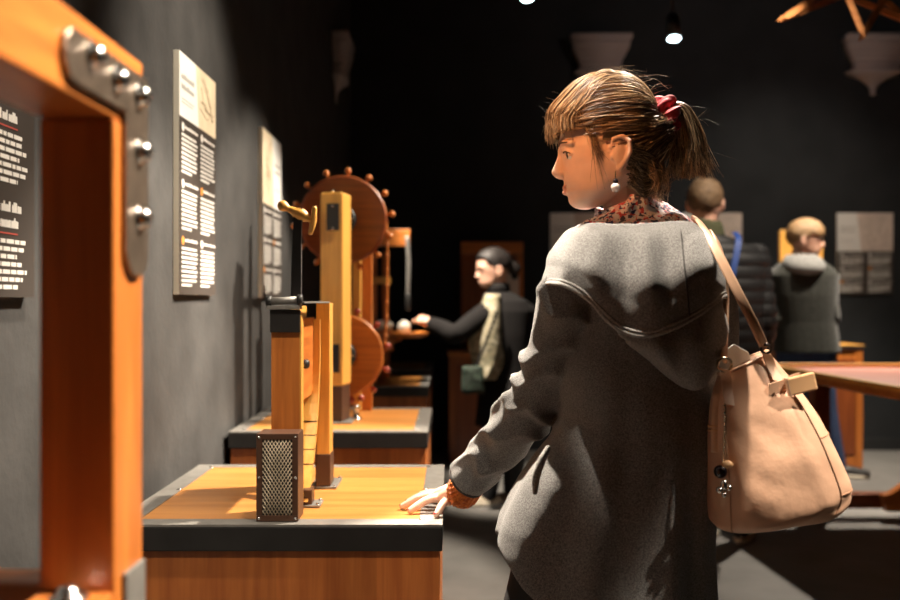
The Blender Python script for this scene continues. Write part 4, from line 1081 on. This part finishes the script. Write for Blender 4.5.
# ======================= her bag
def tote():
    t = thing('tote_bag', 'tan leather tote bag hanging from the shoulder of the woman in grey', 'bag', PW(775, 528, 1.60))
    Yb = 1.60
    prof = [((719, 374), (768, 351), .026), ((715, 392), (781, 369), .042), ((712, 415), (801, 396), .060), ((711, 440), (816, 420), .072), ((711, 465), (828, 444), .080), ((711, 488), (839, 468), .085),
            ((711, 505), (844, 482), .086), ((712, 517), (844, 495), .083), ((714, 524), (836, 507), .074), ((722, 528), (824, 516), .052), ((742, 529), (802, 522), .02)]
    NP = 60; Ls = spline([PW(q[0][0], q[0][1], Yb) for q in prof], NP); Rs = spline([PW(q[1][0], q[1][1], Yb) for q in prof], NP); ds = spline([V(q[2], 0, 0) for q in prof], NP)
    def ringpt(i, a, off=0.0):
        L, R = Ls[i], Rs[i]; c = (L + R) / 2; u = (R - L) / 2; h = ds[i].x; co_, si = math.cos(a), math.sin(a)
        ex = .62
        return c + u * (abs(co_) ** ex * (1 if co_ >= 0 else -1)) * (1 + off / max(.02, u.length)) + V(0, -1, 0) * ((h + off) * abs(si) ** ex * (1 if si >= 0 else -1))
    rings = []
    for i in range(NP):
        r = []; s = i / (NP - 1)
        for k in range(96):
            a = 2 * PI * k / 96; q = ringpt(i, a)
            f = .006 * noise.noise(V(q.x * 10, q.z * 9, 1.3)) + .003 * noise.noise(V(q.x * 30 + q.z * 12, q.z * 20, 4)) + .004 * math.sin(q.x * 60 + q.z * 30) * math.exp(-s * 5)
            f -= .006 * math.exp(-((q.z - q.x * .55 - .48) / .012) ** 2)   # diagonal crease
            r.append(q + V(0, -f if math.sin(a) > 0 else f, 0))
        rings.append(r)
    b = B(); loft(b, rings); obj('bag_body', b, M['bag'], t)
    b = B(); tube(b, [rings[0][k] for k in range(96)] + [rings[0][0]], .0026, n=8); obj('top_binding', b, M['strap'], t)
    def on(px, py, lift=.003):    # point on the camera-side face under a pixel
        best = None
        for i in range(NP):
            for k in range(2, 46):
                q = rings[i][k]; d = (450 + q.x / q.y * F - px) ** 2 + (300 - (q.z - EYE) / q.y * F - py) ** 2
                if best is None or d < best[0]: best = (d, q)
        return best[1] + V(0, -lift, 0)
    # pocket seams on the right gusset
    b = B()
    def rp(i, k): return rings[i][k % 96] + V(math.cos(2 * PI * k / 96) * .0006, -.0006, 0)
    tube(b, [rp(i, 15) for i in range(3, 46)], .0012, n=6)
    tube(b, [rp(20, k) for k in range(0, 16)], .0012, n=6)
    tube(b, [rp(36, k) for k in range(0, 16)], .0012, n=6)
    tube(b, [rp(i, 38) for i in range(3, 50)], .0011, n=6)
    obj('stitching', b, plain('tan_stitch', (.34, .18, .10), .7), t)
    # side strap with leather tag
    b = B(); pth = spline([on(768, 391), on(784, 384, .006), PW(791, 381, 1.54), PW(800, 378, 1.53)], 10)
    rings2 = [[q + V(0, -.002, .010), q + V(0, .002, .010), q + V(0, .002, -.010), q + V(0, -.002, -.010)] for q in pth]; loft(b, rings2); ss = obj('side_strap', b, M['strap'], t, smooth=False)
    b = B(); c = PW(802, 384, 1.53); rt = Matrix.Rotation(math.radians(-18), 4, 'Y').inverted()
    box(b, c.x - .026, c.x + .024, c.y - .004, c.y + .004, c.z - .0155, c.z + .0155, bev=.003, rot=Matrix.Rotation(math.radians(-14), 4, 'Y')); obj('leather_tag', b, M['tag'], ss)
    b = B(); c = PW(788, 387, 1.532); box(b, c.x - .002, c.x + .002, c.y - .006, c.y + .006, c.z - .016, c.z + .016, bev=.001, rot=Matrix.Rotation(math.radians(-14), 4, 'Y')); obj('loop', b, M['strap'], ss)
    # left gusset strap with double welt
    b = B(); pts = [on(714, 392, .004), on(714, 420, .004), on(715, 452, .004)]
    rings2 = []
    for q in spline(pts, 14): rings2.append([q + V(-.009, -.001, 0), q + V(.007, -.005, 0), q + V(.007, -.002, 0), q + V(-.009, .003, 0)])
    loft(b, rings2); gs = obj('gusset_strap', b, M['strap'], t)
    b = B()
    for yy in (424, 429):
        q = on(716, yy, .007); tube(b, [q + V(-.013, .004, 0), q + V(.009, -.001, -.0)], .0022, n=8)
    obj('strap_welt', b, M['tag'], gs)
    # shoulder straps
    def ribbon(name, pts, wdt, th, face):
        b = B(); sp_ = spline(pts, 40); rr = []
        for i, q in enumerate(sp_):
            tt = (sp_[min(i + 1, 39)] - sp_[max(i - 1, 0)]).normalized(); wv = tt.cross(V(*face)).normalized(); nn = wv.cross(tt)
            rr.append([q + wv * (wdt * math.cos(a)) + nn * (th * math.sin(a)) for a in [2 * PI * k / 14 for k in range(14)]])
        loft(b, rr); return obj(name, b, M['strap'], t)
    s1 = ribbon('shoulder_strap', [PW(699, 236, 1.90), PW(694, 222, 1.80), PW(699, 222, 1.70), PW(714, 246, 1.60), PW(735, 287, 1.56), PW(753, 322, 1.56), PW(765, 348, 1.575)], .0105, .0042, (.35, -1, .3))
    s2 = ribbon('shoulder_strap', [PW(704, 240, 1.92), PW(712, 234, 1.82), PW(722, 258, 1.75), PW(726, 300, 1.70), PW(725, 335, 1.62), PW(724, 360, 1.565)], .0085, .004, (.5, -1, 0))
    def ring(px, py, Y, r, mat, par, n='strap_ring'):
        c = PW(px, py, Y); b = B(); tube(b, [c + V(r * math.cos(a), -.002 * math.sin(2 * a), r * .95 * math.sin(a)) for a in [2 * PI * k / 24 for k in range(25)]], .0026, n=8, round_caps=False); obj(n, b, M[mat], par)
    ring(766, 349, 1.568, .0085, 'metal_dark', s1); ring(724.5, 365, 1.558, .0125, 'gold', s2)
    for (pp, nm) in (((766, 351), (769, 372)), ((724, 368), (727, 400))):
        pass
    for pts in ([PW(767, 354, 1.565), on(771, 366, .006), on(776, 380, .005)], [PW(724, 369, 1.552), on(725, 382, .007), on(728, 404, .006)]):
        b = B(); rr = []
        for q in spline(pts, 12): rr.append([q + V(-.009, -.0015, .002), q + V(.009, -.0015, -.002), q + V(.009, .003, -.002), q + V(-.009, .003, .002)])
        loft(b, rr); obj('strap_tab', b, M['strap'], t, smooth=False)
    # white paper peeping out: lies in the bag
    b = B(); prism(b, [(718, 372), (722, 352), (734, 344), (748, 352), (752, 362)], lambda u, v, tt: PW(u, v, 1.604) + V(0, tt, 0), -.003, .003, bev=.001)
    o = obj('folded_paper', b, M['paper'], base=PW(735, 360, 1.604)); tag(o, 'folded white paper peeping out of the top of the tan bag', 'paper')
    # charm on a chain
    c = on(723, 400, .012); b = B(); pts = spline([c, on(722, 425, .014), on(721, 446, .016), on(720, 460, .016)], 22)
    for k, q in enumerate(pts): ball(b, q, .0024, s=(1, 1, 1.3), seg=8)
    ch = obj('charm_chain', b, M['gold'], t)
    b = ball(B(), on(718, 470, .018), .0115, seg=16); obj('dark_ball', b, M['bead_dark'], ch)
    b = ball(B(), on(724, 463, .018), .0085, s=(1.2, .8, .8), seg=14); obj('amber_bead', b, M['tag'], ch)
    b = B(); q = on(722, 484, .018); ball(b, q, .008, s=(.8, .7, 1.2), seg=12); ball(b, q + V(-.008, 0, -.008), .006, seg=10); ball(b, q + V(.008, 0, -.004), .006, seg=10); ball(b, q + V(0, 0, -.016), .005, seg=10)
    obj('metal_charm', b, M['bolt'], ch)
tote()

# ======================= people further back
def figure(base, label, top, legs, shoes, headspec, joints, width=.20, depth=.115, hairfn=None, topmat=None, legmat=None, shoemat=None, hands=True, topname='jacket', shoe_dir=(0, 1)):
    """joints: dict with neck, chest, waist, hip (centres), shL/elL/wrL, shR/elR/wrR, legs [(hip,knee,ankle)...]; head T"""
    J = joints; T = headspec
    bm = B(); head_shell(bm, T)
    tube(bm, [T @ V(-.012, 0, -.03), J['neck']], [.054, .058], n=16)
    def torso(b, g):
        ell_tube(b, [(*J['neck'].xy, J['neck'].z + .0, .06 + g, .06 + g), (*J['chest'].xy, J['chest'].z + .10, width * .72 + g, depth * .85 + g), (*J['chest'].xy, J['chest'].z + .04, width * .96 + g, depth + g), (*J['chest'].xy, J['chest'].z - .10, width * .92 + g, depth * 1.05 + g),
                     (*J['waist'].xy, J['waist'].z, width * .84 + g, depth + g), (*J['hip'].xy, J['hip'].z, width * .9 + g, depth * 1.05 + g)])
    torso(bm, 0)
    arms = [(J['shL'], J['elL'], J['wrL']), (J['shR'], J['elR'], J['wrR'])]
    for s, e, wv in arms:
        tube(bm, spline([s, s.lerp(e, .5), e, e.lerp(wv, .5), wv], 16), [.05 - .024 * k / 15 for k in range(16)], n=14)
        d = (wv - e).normalized(); sd = d.cross(V(0, 0, 1)); sd = sd.normalized() if sd.length > .1 else V(1, 0, 0)
        tube(bm, [wv, wv + d * .045, wv + d * .085], [.026, .034, .028], n=12, flat=.6)
        for k in range(4):
            a = wv + d * .075 + sd * (-.024 + .016 * k); t = a + d * (.055 + .012 * (1.5 - abs(k - 1.5))) + V(0, 0, -.03)
            tube(bm, [a, a.lerp(t, .5) + V(0, 0, .006), t], [.0105, .0095, .008], n=8)
        tube(bm, [wv + d * .02, wv + d * .05 - sd * .035, wv + d * .08 - sd * .038 + V(0, 0, -.015)], [.014, .012, .009], n=8)
    for h, k, a in J['legs']:
        tube(bm, spline([h, h.lerp(k, .5), k, k.lerp(a, .4), a], 16), [.085 - .045 * q / 15 for q in range(16)], n=14)
        tube(bm, [a + V(0, 0, -.04), a + V(*shoe_dir, 0) * .12 + V(0, 0, -.055)], [.035, .025], n=10)
    bm = remesh(bm, .0055, 2)
    w = obj('person', bm, [M['skin_b']], base=base); tag(w, label, 'person')
    eyes(w, T)
    b = B(); torso(b, .022)
    for s, e, wv in arms: tube(b, spline([s, s.lerp(e, .5), e, e.lerp(wv, .5), wv - (wv - e).normalized() * .012], 16), [.070 - .026 * k / 15 for k in range(16)], n=18, round_caps=True)
    b = remesh(b, .008, 3)
    tp = obj(topname, b, M[topmat], w)
    b = B()
    ell_tube(b, [(*J['hip'].xy, J['hip'].z + .06, width * .88, depth * 1.08), (*J['hip'].xy, J['hip'].z - .10, width * .90, depth * 1.1)])
    for h, k, a in J['legs']: tube(b, spline([h + V(0, 0, .02), h.lerp(k, .5), k, k.lerp(a, .4), a + V(0, 0, .01)], 18), [.098 - .045 * q / 17 for q in range(18)], n=16)
    b = remesh(b, .008, 3); obj('trousers', b, M[legmat], w)
    for h, k, a in J['legs']:
        sd = V(*shoe_dir, 0).normalized()
        b = B(); tube(b, [a + V(0, 0, -.03) - sd * .04, a + sd * .07 + V(0, 0, -.036), a + sd * .17 + V(0, 0, -.046)], [.044, .045, .032], n=14)
        b = remesh(b, .006, 2)
        for v in b.verts: v.co.z = max(v.co.z, .022)
        sh = obj('shoe', b, M[shoemat], w)
        b = B(); c = a + sd * .06; lathe(b, [(0, .001), (.045, .001), (.048, .012), (.046, .026), (0, .027)], (0, 0, 0), n=24)
        for v in b.verts:
            q = sd * (v.co.x * 2.9) + V(-sd.y, sd.x, 0) * v.co.y; v.co = V(c.x + q.x, c.y + q.y, v.co.z)
        obj('sole', b, M['sole'], sh)
    return w, tp

def short_hair(w, T, mat, top=1.06, nape=-.075, name='hair', fade=True, front=.062):
    b = B(); t = bmesh.new(); bmesh.ops.create_uvsphere(t, u_segments=48, v_segments=32, radius=1)
    A = V(.112, .083, .098) * top; de = []
    for f in t.faces:
        c = f.calc_center_median(); x, z = c.x * A.x, c.z * A.z
        zm = front - .01 if x > .06 else (.052 if x > .03 else (.035 if x > .008 else (.0 if x > -.03 else nape)))
        if z < zm - .05: de.append(f)
    bmesh.ops.delete(t, geom=de, context='FACES')
    for v in t.verts:
        d = v.co.normalized(); s = 1 + .05 * noise.noise(d * 7) + .03 * noise.noise(d * 17) + (.06 * max(0, d.z) * max(0, d.x + .3))
        v.co = T @ V(.004 + d.x * A.x * s, d.y * A.y * s, .048 + d.z * A.z * s)
    merge(b, t); o = obj(name, b, M[mat], w, smooth=True); m = o.modifiers.new('s', 'SOLIDIFY'); m.thickness = .012; m.offset = -1
    return o

# man in black puffer
Y = 4.5
hx = PW(705, 207, Y)
J = dict(neck=PW(706, 236, Y), chest=PW(716, 268, Y), waist=PW(718, 330, Y), hip=PW(716, 385, Y), shL=PW(675, 254, Y - .02), elL=PW(664, 312, Y + .10), wrL=PW(672, 345, Y + .32),
         shR=PW(755, 256, Y), elR=PW(765, 320, Y - .04), wrR=PW(758, 375, Y + .10), legs=[(PW(702, 395, Y), PW(704, 462, Y), PW(706, 524, Y + .05)), (PW(732, 395, Y), PW(738, 462, Y), PW(742, 522, Y - .02))])
T = head_T(hx, (.30, .95, 0), s=1.02)
w, jk = figure((1.32, Y, 0), 'man with cropped sandy hair in a black puffer jacket, seen from behind', None, None, None, T, J, .235, .135, topmat='puffer', legmat='jeans_dark', shoemat='shoe_dark', shoe_dir=(.5, .85), topname='puffer_jacket')
me = jk.data
for v in me.vertices:     # quilted baffles
    z = v.co.z; q = abs(math.sin(z * PI / .062)) ** .6; v.co += v.normal * (.010 * (q - .5))
short_hair(w, T, 'hair_brown_short', 1.04)
b = B(); c = J['neck']; rings = []
for i, (dz, r) in enumerate(((-.035, .10), (-.01, .092), (.02, .086), (.05, .080), (.075, .073))):
    rings.append([c + V(math.cos(a) * r * (1 + .05 * math.sin(3 * a + i)), math.sin(a) * r, dz + .008 * math.sin(2 * a)) for a in [2 * PI * k / 32 for k in range(32)]])
loft(b, rings, cap=False); o = obj('scarf', b, M['olive'], w); o.modifiers.new('s', 'SOLIDIFY').thickness = .012
b = B(); rr = []
for q in spline([PW(734, 232, Y - .02), PW(738, 240, Y - .12), PW(733, 270, Y - .168), PW(726, 300, Y - .172), PW(722, 335, Y - .165), PW(726, 360, Y - .15)], 30): rr.append([q + V(-.015, 0, 0), q + V(.015, 0, 0), q + V(.015, -.008, 0), q + V(-.015, -.008, 0)])
loft(b, rr); obj('backpack_strap', b, M['blue'], w, smooth=False)

# boy in hoodie, face to the right
Y = 6.12
J = dict(neck=PW(800, 257, Y), chest=PW(803, 281, Y), waist=PW(804, 322, Y), hip=PW(806, 352, Y), shL=PW(783, 275, Y + .05), elL=PW(776, 322, Y - .04), wrL=PW(800, 338, Y + .17),
         shR=PW(824, 277, Y - .02), elR=PW(831, 318, Y - .06), wrR=PW(830, 316, Y + .16), legs=[(PW(797, 357, Y), PW(800, 412, Y), PW(806, 466, Y + .03)), (PW(818, 357, Y), PW(826, 412, Y), PW(838, 466, Y - .03))])
J['wrR'] = PW(833, 309, Y + .12)
T = head_T(PW(804, 242, Y), (.95, -.30, 0), s=1.08, nod=.02)
w, jk = figure((2.4, Y, 0), 'boy in a dark green-grey hoodie and blue jeans, glancing to his right with glasses on', None, None, None, T, J, .225, .135, topmat='hoodie', legmat='jeans', shoemat='shoe_dark', shoe_dir=(.9, -.3), topname='hoodie')
w['label'] = 'boy in a dark green-grey hoodie and blue jeans, face turned to the poster'
short_hair(w, T, 'hair_sandy', 1.03, front=.05, nape=-.05)
b = B(); c = J['neck']; rings = []
for i, (dz, r, dy) in enumerate(((-.15, .085, -.065), (-.125, .14, -.06), (-.075, .15, -.035), (-.03, .125, -.015), (-.005, .10, -.005))):
    rings.append([c + V(math.cos(a) * r * (1 + .05 * math.sin(3 * a + i)), math.sin(a) * r * .95 + dy, dz + (.02 if math.sin(a) < 0 else -.02)) for a in [2 * PI * k / 36 for k in range(36)]])
loft(b, rings, cap=False); o = obj('hood', b, M['hood_grey'], w, label='pale grey hood lying on the shoulders'); o.modifiers.new('s', 'SOLIDIFY').thickness = .014
b = B()
for s in (-1, 1):
    tube(b, [T @ V(.103 + .002 * math.cos(a), s * .034 + .020 * math.cos(a), .010 + .016 * math.sin(a)) for a in [2 * PI * k / 16 for k in range(17)]], .0010, n=6)
    tube(b, [T @ V(.100, s * .054, .014), T @ V(.05, s * .079, .014), T @ V(-.002, s * .082, .012)], .0010, n=6)
tube(b, [T @ V(.106, -.014, .012), T @ V(.108, 0, .014), T @ V(.106, .014, .012)], .0018, n=6)
obj('glasses', b, M['plate'], w)

# woman in black at the balance
Y = 5.3
J = dict(neck=PW(498, 292, Y), chest=PW(505, 318, Y), waist=PW(507, 366, Y), hip=PW(507, 400, Y), shL=PW(486, 314, Y - .10), elL=PW(456, 334, Y - .20), wrL=PW(432, 324, Y - .10),
         shR=PW(526, 314, Y + .08), elR=PW(531, 358, Y - .02), wrR=PW(512, 392, Y - .12), legs=[(PW(498, 402, Y), PW(494, 452, Y), PW(488, 496, Y - .02)), (PW(516, 402, Y), PW(514, 452, Y), PW(512, 493, Y + .10))])
T = head_T(PW(495, 272, Y), (-.97, -.22, 0), s=1.0, nod=.05)
w, jk = figure((.34, Y, 0), 'woman in black coat with dark tied hair, holding the round wooden tray', None, None, None, T, J, .155, .115, topmat='blackcoat', legmat='legging', shoemat='shoe_pale', shoe_dir=(-.95, -.3), topname='coat')
short_hair(w, T, 'hair_black', .99, front=.095, nape=-.05)
b = B(); tube(b, [T @ V(-.10, 0, .03), T @ V(-.125, 0, .01), T @ V(-.12, 0, -.03)], [.035, .04, .02], n=14); obj('hair_bun', b, M['hair_black'], w)
# long coat skirt
b = B(); ell_tube(b, [(*J['waist'].xy, J['waist'].z + .05, .155, .13), (*J['hip'].xy, J['hip'].z, .175, .15), (*J['hip'].xy, J['hip'].z - .14, .19, .165)], n=36)
obj('coat_skirt', b, M['blackcoat'], w)
# beige printed scarf down the open front
b = B(); rr = []
for q, wd in zip(spline([PW(493, 294, Y - .135), PW(488, 318, Y - .165), PW(485, 340, Y - .175), PW(488, 362, Y - .17), PW(484, 380, Y - .19)], 26), [.04 + .055 * math.sin(PI * k / 30) for k in range(26)]):
    rr.append([q + V(-wd, .03, 0), q + V(-wd * .4, -.006, 0), q + V(wd * .4, -.008, 0), q + V(wd, .01, 0), q + V(wd, .025, 0), q + V(-wd, .045, 0)])
loft(b, rr); obj('scarf', b, M['scarfprint'], w)
b = B(); lathe(b, [(.066, -.03), (.072, 0), (.066, .03)], J['neck'] + V(0, 0, .02), n=24); obj('collar', b, M['blackcoat'], w)
b = B(); c = PW(473, 378, Y - .26); box(b, c.x - .065, c.x + .065, c.y - .03, c.y + .03, c.z - .085, c.z + .07, bev=.024); bmesh.ops.subdivide_edges(b, edges=b.edges[:], cuts=3, use_grid_fill=True)
for v in b.verts: v.co += (v.co - c).normalized() * .014 * noise.noise(v.co * 18)
hb = obj('handbag', b, [M['green']], base=c); tag(hb, 'dark green patterned pouch bag at the hip of the woman in black', 'bag')
b = B(); tube(b, spline([PW(476, 366, Y - .24), PW(486, 342, Y - .22), PW(497, 312, Y - .20)], 12), .008, n=8); obj('bag_strap', b, M['blackcoat'], hb)

# ------------------------------------------------------------------ lights, camera
def spot(loc, target, power, angle, blend=.35, size=.05, col=(1, .80, .56)):
    l = bpy.data.lights.new('spot', 'SPOT'); l.energy = power; l.spot_size = math.radians(angle); l.spot_blend = blend
    l.shadow_soft_size = size; l.color = col
    o = bpy.data.objects.new('spot_light', l); C.objects.link(o); o.location = loc
    d = Vector(target) - Vector(loc); o.rotation_euler = d.to_track_quat('-Z', 'Y').to_euler()
    return o
NEUT = (1, .86, .70)
spot((1.25, 2.75, 3.45), (-.35, 2.35, .75), 600, 40, col=NEUT)             # key over the first table
spot((1.7, 3.7, 3.45), (-.45, 3.7, .9), 450, 40, col=NEUT)                 # wheel table
spot((-.45, 3.05, 3.4), (.10, 1.90, 1.10), 900, 18.5, .5, size=.03, col=NEUT)  # hand, sleeve and fringe
spot((-.28, 1.55, 3.5), (.36, 1.61, 1.35), 330, 11.5, .7, size=.03, col=NEUT)  # hood
spot((-.70, .95, 2.5), (.28, 1.72, 1.505), 62, 8.5, .7, col=(1, .43, .16))     # added warm fill on the face, stands in for bounce off the wood
spot((1.9, .80, 3.4), (.76, 1.56, .84), 480, 13.5, .7, size=.03, col=NEUT)    # bag side
spot((1.05, 2.95, 3.5), (.46, 1.76, 1.50), 330, 10, .6, size=.03, col=NEUT)  # hair from behind
spot((1.35, 1.30, 3.3), (-.40, .85, 1.2), 620, 25, .5, col=NEUT)           # wooden frame
spot((-.10, .25, 3.4), (-.40, 2.0, .62), 105, 19, .6, col=NEUT)            # added fill for the table front, stands in for ambient
spot((.15, 1.45, 3.4), (-.80, 1.58, 1.0), 190, 32, .9, col=NEUT)           # wall behind the frame
spot((.9, 2.2, 3.5), (-.80, 2.8, 1.55), 270, 36, .9, col=NEUT)             # wall boards
spot((1.75, 3.1, 3.5), (1.42, 4.5, 1.5), 200, 20, .8, col=NEUT)            # man
spot((2.9, 5.4, 3.5), (2.5, 6.2, .2), 380, 62, 1.0, col=NEUT)              # back room
spot((-.45, 4.55, 3.1), (.2, 5.3, 1.1), 460, 30, .7, col=NEUT)              # woman in black
spot((2.4, 5.3, 3.3), (2.6, 7.2, 1.4), 45, 75, 1.0, col=NEUT)              # back boards
spot((2.2, 4.8, 3.3), (2.3, 7.2, 3.15), 12, 100, 1.0, col=(1, .85, .78))    # weak fill added to lift the cornice corbels
spot((2.95, 6.4, 3.5), (2.4, 4.6, .6), 300, 40, .6, col=NEUT)               # game table
w = bpy.data.worlds.new('World'); sc.world = w; w.use_nodes = True
w.node_tree.nodes['Background'].inputs['Color'].default_value = (.9, .75, .6, 1)
w.node_tree.nodes['Background'].inputs['Strength'].default_value = .02

cam = bpy.data.cameras.new('camera'); co = bpy.data.objects.new('camera', cam); C.objects.link(co)
co.location = (0, 0, EYE); co.rotation_euler = (PI / 2, 0, 0)
cam.lens = 36; cam.sensor_width = 36; cam.clip_start = .02
cam.dof.use_dof = True; cam.dof.focus_distance = 1.85; cam.dof.aperture_fstop = 2.3
sc.camera = co
sc.view_settings.view_transform = 'Standard'; sc.view_settings.look = 'None'; sc.view_settings.gamma = 1
sc.view_settings.use_curve_mapping = False; sc.view_settings.exposure = 1.2
